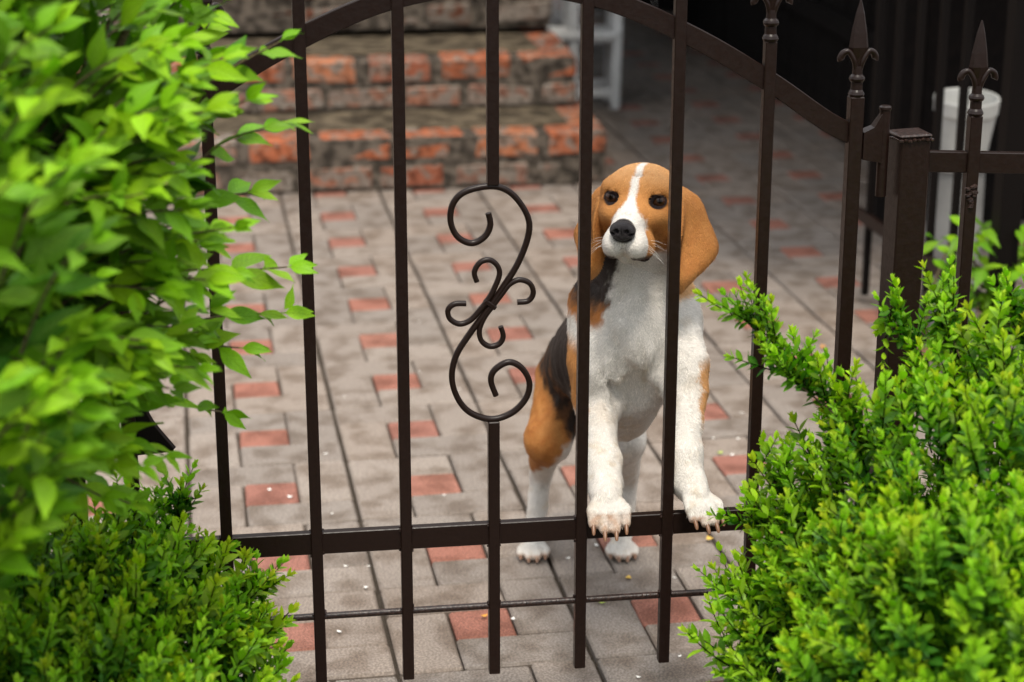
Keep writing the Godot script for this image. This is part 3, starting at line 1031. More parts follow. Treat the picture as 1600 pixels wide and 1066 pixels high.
func head_color(l: Vector3) -> Color:   # l in the head's own axes
	var w := fur_noise.get_noise_3dv(l * 1000.0 * 0.09) * 0.0015 + fur_noise.get_noise_3dv(l * 1000.0 * 0.3) * 0.002
	var c := TAN.lerp(TAN_PALE, sstep(0.006, 0.058, l.y + w * 3.0) * 0.95)
	c = c.lerp(TAN_DEEP, 0.35 * sstep(0.1, 0.5, fur_noise.get_noise_3dv(l * 60.0)))
	# pale brow spots and darker band beside the muzzle
	c = c.lerp(TAN_PALE, 0.0 * sstep(0.02, 0.0, (l - Vector3(signf(l.x) * 0.024, 0.016, 0.0)).length() - 0.004))
	for s in [-1.0, 1.0]:
		c = c.lerp(TAN_DEEP, 0.55 * sstep(0.030, 0.010, (l - Vector3(s * 0.033, -0.006, -0.004)).length()))
		c = c.lerp(TAN_DEEP, 0.50 * sstep(0.024, 0.006, (l - Vector3(s * 0.040, -0.038, -0.010)).length()))
	# blaze, wide muzzle
	var half := 0.0045 + 0.001 * sstep(0.05, 0.0, l.y)
	half = lerpf(half, 0.0245, sstep(0.006, -0.030, l.y + 0.15 * maxf(0.0, 0.03 - l.z)))
	half += 0.016 * sstep(0.045, 0.07, l.z)
	var white := sstep(0.0022, -0.0022, absf(l.x + 0.001) - half + w)
	white *= sstep(-0.075, -0.055, l.z)
	if l.y < -0.03:
		white *= sstep(-0.004, 0.012, l.z + w * 2.0)
	c = c.lerp(WHITE_FUR, white)
	# throat and under the jaw
	c = c.lerp(WHITE_FUR, sstep(-0.070, -0.082, l.y + w + 0.2 * maxf(0.0, l.z - 0.02)) * sstep(0.055, 0.045, absf(l.x)))
	# grey stippled patch on top of the muzzle and between nose and lip
	var st := sstep(-0.2, 0.5, fur_noise.get_noise_3dv(l * 1000.0 * 0.5))
	c = c.lerp(Color(0.15, 0.13, 0.12), 0.8 * st * sstep(0.021, 0.005, (l - Vector3(0.0, -0.056, 0.083)).length()))
	c = c.lerp(Color(0.30, 0.24, 0.20), 0.6 * st * sstep(0.011, 0.003, (l - Vector3(0.001, -0.014, 0.062)).length()))
	# dark lips
	for s in [-1.0, 1.0]:
		var lip := (l - Vector3(s * 0.026, -0.0765, 0.036))
		c = c.lerp(Color(0.03, 0.02, 0.018), sstep(1.0, 0.6, Vector3(lip.x / 0.012, (lip.y + 0.12 * lip.z) / 0.0038, lip.z / 0.026).length()))
	var lipw := sstep(-0.0665, -0.0705, l.y + w) * sstep(-0.086, -0.083, l.y) * sstep(0.012, 0.020, l.z) * sstep(0.009, 0.013, absf(l.x)) * sstep(0.040, 0.036, absf(l.x))
	c = c.lerp(Color(0.045, 0.026, 0.022), lipw * 0.9)
	c = c.lerp(Color(0.02, 0.016, 0.017), sstep(0.0185, 0.0165, (l - Vector3(0, -0.032, 0.082)).length()))
	# black eye rims with a tear line at the inner corner
	for s in [-1.0, 1.0]:
		var e := l - Vector3(s * 0.0312, -0.001, 0.002)
		c = c.lerp(Color(0.02, 0.014, 0.012), sstep(1.12, 0.95, Vector3(e.x / 0.0128, e.y / 0.0106, e.z / 0.02).length()))
		var k := l - Vector3(s * 0.0205, -0.0095, 0.004)
		c = c.lerp(Color(0.05, 0.03, 0.022), 0.8 * sstep(1.0, 0.5, Vector3(k.x / 0.003, k.y / 0.0055, k.z / 0.012).length()))
	return c

func ear_color(l: Vector3, u: float, v: float) -> Color:
	var n := fur_noise.get_noise_3dv(l * 60.0) * 0.5 + fur_noise.get_noise_3dv(l * 1000.0 * 0.12) * 0.2
	var c := TAN.lerp(TAN_DEEP, clampf(0.45 + n + 0.2 * (v - 0.5), 0.0, 1.0))
	return c.lerp(TAN_PALE, 0.4 * sstep(0.75, 1.0, v) + 0.25 * sstep(0.2, 0.0, v))

# a hanging ear: smooth sheet of given thickness over a control grid (rows down, columns front to back)
func ear_arrays(rows: Array, mirror: float, size: Vector3, pos: PackedVector3Array, nor: PackedVector3Array, col: PackedColorArray, idx: PackedInt32Array, out: Transform3D) -> void:
	var nu := 30
	var nv := 40
	var fine := []
	for r in rows:
		var pts := []
		for c in r:
			pts.append(Vector3(c[0] * mirror * size.x, c[1] * size.y, c[2] * size.z))
		fine.append(catmull(pts, 8))
	var m: int = fine[0].size()
	var sheet := []
	for j in nv + 1:
		var line := []
		var t := float(j) / nv * (rows.size() - 1)
		var k := mini(int(t), rows.size() - 2)
		var f := t - k
		for i in nu + 1:
			var ci := float(i) / nu * (m - 1)
			var c0 := mini(int(ci), m - 2)
			var g := ci - c0
			var q := []
			for kk in [maxi(k - 1, 0), k, k + 1, mini(k + 2, rows.size() - 1)]:
				q.append(fine[kk][c0].lerp(fine[kk][c0 + 1], g))
			line.append(q[1].cubic_interpolate(q[2], q[0], q[3], f))
		sheet.append(line)
	for face in [1.0, -1.0]:
		var base := pos.size()
		for j in nv + 1:
			for i in nu + 1:
				var du: Vector3 = sheet[j][mini(i + 1, nu)] - sheet[j][maxi(i - 1, 0)]
				var dv: Vector3 = sheet[mini(j + 1, nv)][i] - sheet[maxi(j - 1, 0)][i]
				var n: Vector3 = du.cross(dv).normalized() * face
				var u := float(i) / nu
				var v := float(j) / nv
				var edge: float = minf(minf(u, 1.0 - u) * 2.4, (1.0 - v) * 2.4)
				var th := 0.0042 * sqrt(clampf(edge, 0.0, 1.0) * (2.0 - clampf(edge, 0.0, 1.0)))
				var l: Vector3 = sheet[j][i]
				var ripple := 0.0022 * fur_noise.get_noise_3dv(Vector3(l.x * 70.0, l.y * 22.0, l.z * 70.0))
				pos.append(out * (l + n * (th + ripple)))
				nor.append((out.basis * n).normalized())
				col.append(ear_color(l, u, v))
		for j in nv:
			for i in nu:
				var a := base + j * (nu + 1) + i
				var b := a + 1
				var c := a + nu + 1
				var e := c + 1
				var n0 := nor[a] + nor[e]
				if (pos[b] - pos[a]).cross(pos[c] - pos[a]).dot(n0) > 0.0:
					idx.append_array([a, c, b, b, c, e])
				else:
					idx.append_array([a, b, c, b, e, c])

func toes(f: Field, palm: Vector3, fwd: Vector3, across: Vector3, down: Vector3, spread: float, size: float, drop: float, claws: Array) -> void:
	var offs := [-1.5, -0.52, 0.52, 1.5]
	for i in 4:
		var o: float = offs[i]
		var inner := absf(o) < 1.0
		var l := size * (1.0 if inner else 0.72)
		var start := palm + across * o * spread * 0.8
		var mid := start + fwd * l * 1.15 + across * o * spread * 0.28 + down * drop * 0.1
		var tip := mid + fwd * l * 0.55 + down * drop * (1.0 if inner else 0.8)
		f.cap(start, mid, size * 0.42, size * 0.43, 0.0035)
		f.cap(mid, tip, size * 0.43, size * 0.36, 0.002)
		claws.append([tip + fwd * size * 0.22 + down * size * 0.05, (fwd * 0.75 + down).normalized(), fwd])

func build_dog() -> void:
	fur_noise.seed = 9
	fur_noise.frequency = 1.0
	fur_noise.fractal_octaves = 3
	var dog := thing("dog", "tan, white and black beagle standing with its forepaws on the gate's bottom rail", "dog", Vector3(0.13, 0, -2.9))
	var inv := Transform3D(Basis(), -dog.position)
	var pos := PackedVector3Array()
	var nor := PackedVector3Array()
	var col := PackedColorArray()
	var idx := PackedInt32Array()
	# ---- body
	var f := Field.new(Vector3(-0.03, -0.012, -3.22), Vector3(0.34, 0.76, -2.40), 0.0045)
	f.cap(Vector3(0.172, 0.50, -2.69), Vector3(0.143, 0.425, -2.85), 0.080, 0.076, 0.03)      # rib cage
	f.cap(Vector3(0.143, 0.425, -2.85), Vector3(0.115, 0.375, -2.98), 0.073, 0.056, 0.03)     # loin
	f.cap(Vector3(0.122, 0.372, -2.98), Vector3(0.122, 0.338, -3.05), 0.058, 0.056, 0.03)     # rump
	f.cap(Vector3(0.172, 0.45, -2.665), Vector3(0.163, 0.376, -2.76), 0.057, 0.054, 0.035)    # brisket
	f.ell(Vector3(0.178, 0.520, -2.632), Vector3(0.050, 0.050, 0.045), 0.05)                  # breast
	f.cap(Vector3(0.174, 0.56, -2.69), Vector3(0.172, 0.70, -2.655), 0.064, 0.046, 0.05)      # neck
	f.cap(Vector3(0.175, 0.62, -2.635), Vector3(0.178, 0.52, -2.62), 0.032, 0.036, 0.05)      # throat
	# shoulders and forelegs
	f.cap(Vector3(0.128, 0.555, -2.69), Vector3(0.124, 0.475, -2.635), 0.044, 0.036, 0.035)
	f.cap(Vector3(0.124, 0.475, -2.635), Vector3(0.1225, 0.425, -2.63), 0.036, 0.029, 0.025)
	f.cap(Vector3(0.1225, 0.430, -2.625), Vector3(0.1265, 0.372, -2.545), 0.0305, 0.0250, 0.02)
	f.cap(Vector3(0.1265, 0.372, -2.545), Vector3(0.1285, 0.350, -2.505), 0.0250, 0.0245, 0.015)
	f.cap(Vector3(0.1285, 0.348, -2.505), Vector3(0.1305, 0.341, -2.476), 0.0240, 0.0205, 0.012)
	f.cap(Vector3(0.224, 0.555, -2.68), Vector3(0.236, 0.490, -2.61), 0.046, 0.037, 0.035)
	f.cap(Vector3(0.236, 0.490, -2.61), Vector3(0.243, 0.455, -2.59), 0.036, 0.028, 0.025)
	f.cap(Vector3(0.243, 0.460, -2.585), Vector3(0.237, 0.395, -2.515), 0.0295, 0.0235, 0.02)
	f.cap(Vector3(0.237, 0.395, -2.515), Vector3(0.242, 0.364, -2.490), 0.0235, 0.0235, 0.015)
	f.cap(Vector3(0.242, 0.362, -2.490), Vector3(0.2515, 0.350, -2.472), 0.0230, 0.0200, 0.012)
	f.ell(Vector3(0.1155, 0.432, -2.650), Vector3(0.012, 0.016, 0.014), 0.012)                # point of the elbow
	f.ell(Vector3(0.252, 0.468, -2.615), Vector3(0.013, 0.016, 0.014), 0.012)
	# hind legs
	f.cap(Vector3(0.092, 0.322, -3.03), Vector3(0.058, 0.240, -2.965), 0.055, 0.035, 0.03)
	f.cap(Vector3(0.058, 0.245, -2.965), Vector3(0.050, 0.125, -3.12), 0.033, 0.0175, 0.02)
	f.cap(Vector3(0.050, 0.120, -3.125), Vector3(0.040, 0.030, -3.098), 0.0185, 0.0165, 0.012)
	f.cap(Vector3(0.040, 0.024, -3.098), Vector3(0.037, 0.018, -3.066), 0.0175, 0.0165, 0.01)
	f.cap(Vector3(0.150, 0.322, -3.03), Vector3(0.180, 0.245, -2.965), 0.056, 0.036, 0.03)
	f.cap(Vector3(0.180, 0.245, -2.965), Vector3(0.199, 0.120, -3.11), 0.033, 0.0175, 0.02)
	f.cap(Vector3(0.199, 0.118, -3.115), Vector3(0.190, 0.030, -3.098), 0.0185, 0.0165, 0.012)
	f.cap(Vector3(0.190, 0.024, -3.098), Vector3(0.187, 0.018, -3.068), 0.0175, 0.0165, 0.01)
	# tail
	f.cap(Vector3(0.122, 0.355, -3.10), Vector3(0.126, 0.27, -3.14), 0.016, 0.011, 0.02)
	f.cap(Vector3(0.126, 0.27, -3.14), Vector3(0.128, 0.19, -3.15), 0.011, 0.006, 0.01)
	# hollows: between the forelegs, the flank tuck, folds of the breast
	f.cut(Vector3(0.176, 0.435, -2.585), Vector3(0.020, 0.05, 0.03), 0.03)
	f.cut(Vector3(0.148, 0.520, -2.572), Vector3(0.010, 0.035, 0.010), 0.02, Basis(Vector3(0, 0, 1), 0.3))
	f.cut(Vector3(0.212, 0.520, -2.575), Vector3(0.010, 0.035, 0.010), 0.02, Basis(Vector3(0, 0, 1), -0.3))
	f.cut(Vector3(0.184, 0.485, -2.566), Vector3(0.006, 0.045, 0.008), 0.012, Basis(Vector3(0, 0, 1), 0.10))
	f.cut(Vector3(0.145, 0.455, -2.60), Vector3(0.006, 0.030, 0.010), 0.010, Basis(Vector3(0, 0, 1), 0.5))
	f.cut(Vector3(0.222, 0.470, -2.59), Vector3(0.006, 0.030, 0.010), 0.010, Basis(Vector3(0, 0, 1), -0.5))
	f.rough(fur_noise, Vector3(34, 15, 34), 0.0042, 0.60)
	var claws := []
	var front_down := Vector3(0, -1, 0.15).normalized()
	toes(f, Vector3(0.1310, 0.3375, -2.470), Vector3(0.06, -0.15, 1).normalized(), Vector3(1, 0, -0.05), front_down, 0.0138, 0.0205, 0.017, claws)
	toes(f, Vector3(0.2540, 0.3455, -2.466), Vector3(0.42, -0.2, 0.9).normalized(), Vector3(0.9, -0.05, -0.42), front_down, 0.0130, 0.0200, 0.013, claws)
	toes(f, Vector3(0.0365, 0.0145, -3.062), Vector3(-0.03, -0.05, 1).normalized(), Vector3(1, 0, 0), Vector3.DOWN, 0.0128, 0.0200, 0.003, claws)
	toes(f, Vector3(0.1870, 0.0145, -3.064), Vector3(0.03, -0.05, 1).normalized(), Vector3(1, 0, 0), Vector3.DOWN, 0.0128, 0.0200, 0.003, claws)
	var r := f.nets()
	for i in r[0].size():
		pos.append(inv * r[0][i])
		nor.append(r[1][i])
		col.append(body_color(r[0][i]))
	idx.append_array(r[2])
	# ---- head, modelled in its own axes: x to the viewer's right, y up, z along the muzzle, origin between the eyes
	head_at = Transform3D(Basis.from_euler(Vector3(deg_to_rad(-5.0), deg_to_rad(-14.0), deg_to_rad(-1.5))), Vector3(0.1675, 0.7395, -2.577))
	var h := Field.new(Vector3(-0.075, -0.150, -0.135), Vector3(0.075, 0.075, 0.10), 0.0022)
	h.ell(Vector3(0, -0.004, -0.058), Vector3(0.0535, 0.045, 0.066), 0.02)                     # skull
	h.ell(Vector3(0, 0.006, -0.022), Vector3(0.042, 0.028, 0.032), 0.02)                      # forehead
	for s in [-1.0, 1.0]:
		h.ell(Vector3(0.036 * s, -0.028, -0.034), Vector3(0.022, 0.033, 0.035), 0.018)         # cheek
		h.ell(Vector3(0.0310 * s, 0.0120, -0.013), Vector3(0.015, 0.0080, 0.012), 0.020)        # brow
		h.ell(Vector3(0.0300 * s, -0.022, 0.002), Vector3(0.014, 0.012, 0.018), 0.018)        # below the eye
	h.cap(Vector3(0, -0.018, -0.012), Vector3(0, -0.036, 0.056), 0.027, 0.0195, 0.022)        # muzzle
	h.cap(Vector3(0, -0.013, 0.012), Vector3(0, -0.028, 0.070), 0.0135, 0.0125, 0.014)        # bridge of the nose
	h.cap(Vector3(0, -0.052, -0.04), Vector3(0, -0.0710, 0.040), 0.032, 0.0120, 0.015)          # lower jaw
	for s in [-1.0, 1.0]:
		h.ell(Vector3(0.0145 * s, -0.053, 0.055), Vector3(0.0160, 0.0210, 0.026), 0.009)      # upper lips
		h.ell(Vector3(0.0225 * s, -0.060, 0.028), Vector3(0.0130, 0.0200, 0.028), 0.010)
	h.cap(Vector3(0, -0.03, -0.07), Vector3(0.004, -0.092, -0.074), 0.046, 0.042, 0.03)       # into the neck
	for s in [-1.0, 1.0]:
		# eye socket and lids
		h.cut(Vector3(0.0312 * s, -0.001, 0.0045), Vector3(0.0118, 0.0098, 0.012), 0.006)
		var inner := Vector3(0.0197 * s, -0.0048, 0.0042)
		var outer := Vector3(0.0427 * s, -0.0038, -0.0044)
		var up := Vector3(0.0302 * s, 0.0086, 0.0041)
		var dn := Vector3(0.0308 * s, -0.0106, 0.0035)
		for e in [[inner, up], [up, outer], [inner, dn], [dn, outer]]:
			h.cap(e[0], e[1], 0.0026, 0.0026, 0.004)
		# line of the mouth
		for k in 9:
			var t := k / 8.0
			h.cut(Vector3((0.007 + 0.0235 * t) * s, -0.0735 - 0.003 * sin(t * PI), 0.0760 - 0.052 * t * t), Vector3(0.0045, 0.0015, 0.005), 0.003)
	h.cut(Vector3(0, -0.054, 0.083), Vector3(0.0012, 0.013, 0.004), 0.004)                    # groove under the nose
	h.cut(Vector3(0, 0.030, -0.016), Vector3(0.005, 0.022, 0.007), 0.016)                     # furrow of the forehead
	var hr := h.nets()
	var base := pos.size()
	var to := inv * head_at
	for i in hr[0].size():
		pos.append(to * hr[0][i])
		nor.append(to.basis * hr[1][i])
		var c := head_color(hr[0][i])
		var wp: Vector3 = head_at * hr[0][i]
		col.append(c.lerp(body_color(wp), sstep(-0.095, -0.115, hr[0][i].y)))
	for k in hr[2]:
		idx.append(k + base)
	# ---- ears
	var ear := [
		[[0.038, -0.012, -0.038], [0.040, 0.000, -0.036], [0.043, 0.012, -0.046], [0.043, 0.012, -0.066], [0.038, -0.004, -0.088]],
		[[0.046, -0.028, -0.044], [0.060, -0.012, -0.016], [0.060, -0.006, -0.034], [0.076, -0.004, -0.060], [0.062, -0.020, -0.092]],
		[[0.047, -0.058, -0.042], [0.065, -0.046, 0.000], [0.064, -0.044, -0.024], [0.094, -0.042, -0.056], [0.086, -0.050, -0.090]],
		[[0.050, -0.086, -0.034], [0.062, -0.078, 0.002], [0.066, -0.078, -0.014], [0.105, -0.072, -0.050], [0.100, -0.074, -0.084]],
		[[0.053, -0.108, -0.026], [0.060, -0.109, -0.004], [0.073, -0.112, -0.002], [0.098, -0.094, -0.046], [0.096, -0.090, -0.072]],
		[[0.055, -0.122, -0.022], [0.060, -0.130, -0.013], [0.070, -0.136, -0.010], [0.080, -0.112, -0.034], [0.086, -0.100, -0.058]]]
	ear_arrays(ear, 1.0, Vector3(1.0, 0.94, 1.0), pos, nor, col, idx, to)
	ear_arrays(ear, -1.0, Vector3(0.84, 0.88, 1.0), pos, nor, col, idx, to)
	var body := obj("body", array_mesh(pos, nor, idx, col), M.fur, dog)
	# ---- nose leather
	var nf := Field.new(Vector3(-0.024, -0.053, 0.060), Vector3(0.024, -0.006, 0.10), 0.0011)
	nf.ell(Vector3(0, -0.0293, 0.078), Vector3(0.0168, 0.0112, 0.0115), 0.004)
	nf.ell(Vector3(0, -0.0358, 0.0795), Vector3(0.0115, 0.0095, 0.0085), 0.006)
	for s in [-1.0, 1.0]:
		nf.ell(Vector3(0.0100 * s, -0.0323, 0.0805), Vector3(0.0068, 0.0075, 0.0080), 0.004)
		nf.cut(Vector3(0.0070 * s, -0.0318, 0.0905), Vector3(0.0038, 0.0038, 0.0070), 0.002)
		nf.cut(Vector3(0.0125 * s, -0.0348, 0.0865), Vector3(0.0045, 0.0014, 0.0050), 0.002, Basis(Vector3(0, 0, 1), 0.35 * s))
	nf.cut(Vector3(0, -0.0368, 0.0905), Vector3(0.0009, 0.0085, 0.0040), 0.002)
	var nr := nf.nets()
	for i in nr[0].size():
		nr[0][i] = to * (nr[0][i] + Vector3(0, 0, 0.0025))
		nr[1][i] = to.basis * nr[1][i]
	obj("nose", array_mesh(nr[0], nr[1], nr[2]), M.nose, dog)
	# ---- eyes
	for s in [-1.0, 1.0]:
		var ep := PackedVector3Array()
		var en := PackedVector3Array()
		var ec := PackedColorArray()
		var ei := PackedInt32Array()
		for i in 17:
			var th := PI * i / 16.0
			for j in 25:
				var ph := TAU * j / 24.0
				var n := Vector3(sin(th) * cos(ph), sin(th) * sin(ph), cos(th))
				ep.append(n * 0.0126)
				en.append(n)
				var rr := sin(th) * 0.0126
				var c := Color(0.12, 0.12, 0.12)
				if rr > 0.0042:
					c = Color(2.6, 1.9, 1.4)
				if rr > 0.0090 or th > 1.4:
					c = Color(0.35, 0.3, 0.3)
				ec.append(c)
		for i in 16:
			for j in 24:
				var a := i * 25 + j
				ei.append_array([a, a + 1, a + 25, a + 1, a + 26, a + 25])
		var eye := obj("eye", array_mesh(ep, en, ei, ec), M.eye, dog)
		var b := Basis.from_euler(Vector3(deg_to_rad(-6.0), deg_to_rad(12.0 * s + 4.0), 0))
		eye.transform = to * Transform3D(b, Vector3(0.0312 * s, -0.0014, -0.0074))
	# ---- claws
	for k in claws.size():
		var p0: Vector3 = inv * claws[k][0]
		var d: Vector3 = claws[k][1]
		var fw: Vector3 = claws[k][2]
		if k >= 8:
			d = (fw + Vector3.DOWN * 0.6).normalized()
		var st := begin()
		var l := 0.0125 if k < 8 else 0.008
		sweep(st, catmull([p0 - d * 0.004, p0 + d * l * 0.5 + fw * 0.0012, p0 + d * l], 4), circle(0.0029, 8), Vector3(1, 0, 0), PackedFloat32Array([1.0, 1.0, 1.0, 1.0, 0.95, 0.88, 0.78, 0.62, 0.4]))
		obj("claw", st.commit(), M.claw, dog)
	# ---- whiskers
	var wst := begin()
	for s in [-1.0, 1.0]:
		for k in 7:
			var o := Vector3(s * (0.024 + 0.002 * (k % 3)), -0.048 - 0.004 * (k % 4), 0.062 - 0.005 * k)
			var e := o + Vector3(s * rng.randf_range(0.018, 0.032), rng.randf_range(-0.022, 0.004), rng.randf_range(0.002, 0.02))
			sweep(wst, PackedVector3Array([to * o, to * (o.lerp(e, 0.5) + Vector3(0, 0.002, 0)), to * e]), circle(0.0002, 4), Vector3(0, 0.3, 1), PackedFloat32Array([1.0, 0.7, 0.2]))
	obj("whisker_tuft", wst.commit(), M.petal, dog)
	# ---- short hairs all over the coat
	coat(dog, pos, nor, col, idx)

func coat(dog: Node3D, pos: PackedVector3Array, nor: PackedVector3Array, col: PackedColorArray, idx: PackedInt32Array) -> void:
	var blade := begin()
	var w := 0.5
	var pts := [Vector3(-w, 0, 0), Vector3(w, 0, 0), Vector3(w * 0.8, 0.10, 0.5), Vector3(-w * 0.8, 0.10, 0.5), Vector3(0, 0.06, 1.0)]
	for t in [[0, 1, 2], [0, 2, 3], [3, 2, 4]]:
		for k in t:
			blade.set_normal(Vector3(0, 1, 0))
			blade.add_vertex(pts[k])
	var mesh := blade.commit()
	var cum := PackedFloat32Array()
	var total := 0.0
	for i in range(0, idx.size(), 3):
		total += (pos[idx[i + 1]] - pos[idx[i]]).cross(pos[idx[i + 2]] - pos[idx[i]]).length() * 0.5
		cum.append(total)
	var xf := []
	var cs := []
	var hair_rng := RandomNumberGenerator.new()
	hair_rng.seed = 77
	var head_inv := head_at.affine_inverse()
	for n in 120000:
		var i := cum.bsearch(hair_rng.randf() * total)
		i = mini(i, cum.size() - 1) * 3
		var u := sqrt(hair_rng.randf())
		var v := hair_rng.randf()
		var p := pos[idx[i]] * (1.0 - u) + pos[idx[i + 1]] * u * (1.0 - v) + pos[idx[i + 2]] * u * v
		var nn := nor[idx[i]]
		var c := col[idx[i]]
		var wp := p + dog.position
		var l := head_inv * wp
		var flow := Vector3(0, -0.8, -0.6)
		var length := 0.0080
		if wp.y > 0.60:
			var e := Vector3(absf(l.x) - 0.0312, l.y + 0.001, l.z - 0.003)
			if e.length() < 0.0160 or (l - Vector3(0, -0.032, 0.082)).length() < 0.018:
				continue
			flow = head_at.basis * Vector3(l.x * 6.0, -0.15 + l.y * 2.0, -1.0)
			length = 0.0046 if absf(l.x) < 0.06 else 0.0062
			if absf(l.x) > 0.055:
				flow = head_at.basis * Vector3(signf(l.x) * 0.25, -1.0, 0.0)
		elif wp.y < 0.42:
			flow = Vector3(0, -1, 0.25)
			length = 0.0062
		if (wp.z > -2.47 and wp.y < 0.335) or wp.y < 0.02:
			length = 0.003
		var t := flow - nn * flow.dot(nn)
		if t.length() < 0.05:
			continue
		t = t.normalized()
		t = (t + nn.cross(t) * hair_rng.randf_range(-0.3, 0.3) + nn * hair_rng.randf_range(0.02, 0.17)).normalized()
		var y := (nn - t * nn.dot(t)).normalized()
		var x := y.cross(t)
		length *= hair_rng.randf_range(0.6, 1.25)
		xf.append(Transform3D(Basis(x * 0.00036, y * length, t * length), p - nn * 0.0003))
		var k := hair_rng.randf_range(0.72, 1.18) * (1.0 + 0.35 * fur_noise.get_noise_3dv(wp * Vector3(130, 45, 130)))
		cs.append(Color(c.r * k, c.g * k, c.b * k))
	multimesh("coat_hair", mesh, M.hair, xf, cs, dog)

# ------------------------------------------------------------------ shrubs
var leaf_uv := PackedVector2Array()

# one leaf: rows of three points along a curved, folded blade
func add_leaf(pos: PackedVector3Array, nor: PackedVector3Array, col: PackedColorArray, idx: PackedInt32Array, xf: Transform3D, length: float, width: float, profile: PackedFloat32Array, droop: float, fold: float, c0: Color, c1: Color) -> void:
	var base := pos.size()
	var n := profile.size()
	for i in n:
		var t := float(i) / (n - 1)
		var w := profile[i] * width
		var y := -droop * t * t * length
		var slope := -2.0 * droop * t
		var up := Vector3(0, 1, -slope).normalized()
		var c := c0.lerp(c1, t)
		for s in [-1, 0, 1]:
			pos.append(xf * Vector3(s * w, y + absf(s) * w * fold, t * length))
			nor.append((xf.basis * (up + Vector3(-s * fold, 0, 0))).normalized())
			col.append(c if s != 0 else c.lerp(Color(0.30, 0.42, 0.10), 0.18))
			leaf_uv.append(Vector2(0.5 + 0.5 * s, t))
	for i in n - 1:
		for s in 2:
			var a := base + i * 3 + s
			idx.append_array([a, a + 1, a + 3, a + 1, a + 4, a + 3])

func add_stem(pos: PackedVector3Array, nor: PackedVector3Array, col: PackedColorArray, idx: PackedInt32Array, path: PackedVector3Array, r0: float, r1: float, c: Color) -> void:
	var base := pos.size()
	var n := path.size()
	for i in n:
		var t: Vector3 = (path[mini(i + 1, n - 1)] - path[maxi(i - 1, 0)]).normalized()
		var u := t.cross(Vector3(0.31, 0.2, 0.93)).normalized()
		var w := t.cross(u)
		for k in 5:
			var a := TAU * k / 5.0
			var d := u * cos(a) + w * sin(a)
			pos.append(path[i] + d * lerpf(r0, r1, float(i) / (n - 1)))
			nor.append(d)
			col.append(c)
	for i in n - 1:
		for k in 5:
			var a := base + i * 5 + k
			var b := base + i * 5 + (k + 1) % 5
			idx.append_array([a, b, a + 5, b, b + 5, a + 5])

func look(z: Vector3, up: Vector3) -> Basis:
	z = z.normalized()
	var x := up.cross(z)
	if x.length() < 0.02:
		x = Vector3(1, 0, 0).cross(z)
	x = x.normalized()
	return Basis(x, z.cross(x), z)

# a boxwood twig along +z: pairs of small oval leaves, the youngest at the tip
func box_twig(young: float) -> ArrayMesh:
	var pos := PackedVector3Array()
	var nor := PackedVector3Array()
	var col := PackedColorArray()
	var idx := PackedInt32Array()
	var l := rng.randf_range(0.062, 0.092)
	var bend := Vector3(rng.randf_range(-0.18, 0.18), rng.randf_range(0.05, 0.28), 0) * l
	var path := PackedVector3Array()
	for i in 7:
		var t := i / 6.0
		path.append(Vector3(0, 0, l * t) + bend * t * t)
	add_stem(pos, nor, col, idx, path, 0.0011, 0.0006, Color(0.13, 0.17, 0.04))
	var prof := PackedFloat32Array([0.10, 0.78, 1.0, 0.74, 0.06])
	var nodes := int(l / 0.0098)
	for k in nodes:
		var t := (k + 0.6) / nodes
		var p := Vector3(0, 0, l * t) + bend * t * t
		var dir := (Vector3(0, 0, l) + bend * 2.0 * t).normalized()
		var age := clampf((t - 1.0 + young) / maxf(young, 0.01), 0.0, 1.0)
		var size := lerpf(0.0215, 0.0150, sstep(0.6, 1.0, t)) * rng.randf_range(0.82, 1.12)
		for s in [0, 1]:
			var ang: float = PI * s + (k % 2) * PI * 0.5 + rng.randf_range(-0.35, 0.35)
			var out := Vector3(cos(ang), sin(ang), 0)
			var open := lerpf(1.12, 0.62, t) + rng.randf_range(-0.15, 0.15)
			var ld := (dir * cos(open) + out * sin(open)).normalized()
			var up := (dir - ld * dir.dot(ld)).normalized() + Vector3(0, 0.35, 0)
			var old := Color(0.032, 0.150, 0.007)
			var fresh := Color(0.39, 0.64, 0.012)
			var c := old.lerp(fresh, pow(age, 0.85) * rng.randf_range(0.75, 1.0)) * rng.randf_range(0.85, 1.12)
			add_leaf(pos, nor, col, idx, Transform3D(look(ld, up), p), size, size * 0.25, prof, rng.randf_range(-0.05, 0.2), rng.randf_range(0.15, 0.4), c * 0.9, c)
	# terminal bud leaves
	for s in 3:
		var ang: float = TAU * s / 3.0
		var ld := (Vector3(0, 0, l) + bend * 2.0).normalized() + Vector3(cos(ang), sin(ang), 0) * 0.35
		var c := Color(0.40, 0.54, 0.03) if young > 0.3 else Color(0.09, 0.2, 0.02)
		add_leaf(pos, nor, col, idx, Transform3D(look(ld, Vector3(cos(ang + PI), sin(ang + PI), 0.4)), path[6]), 0.012, 0.0027, prof, 0.0, 0.4, c, c)
	return array_mesh(pos, nor, idx, col)

var twigs := []

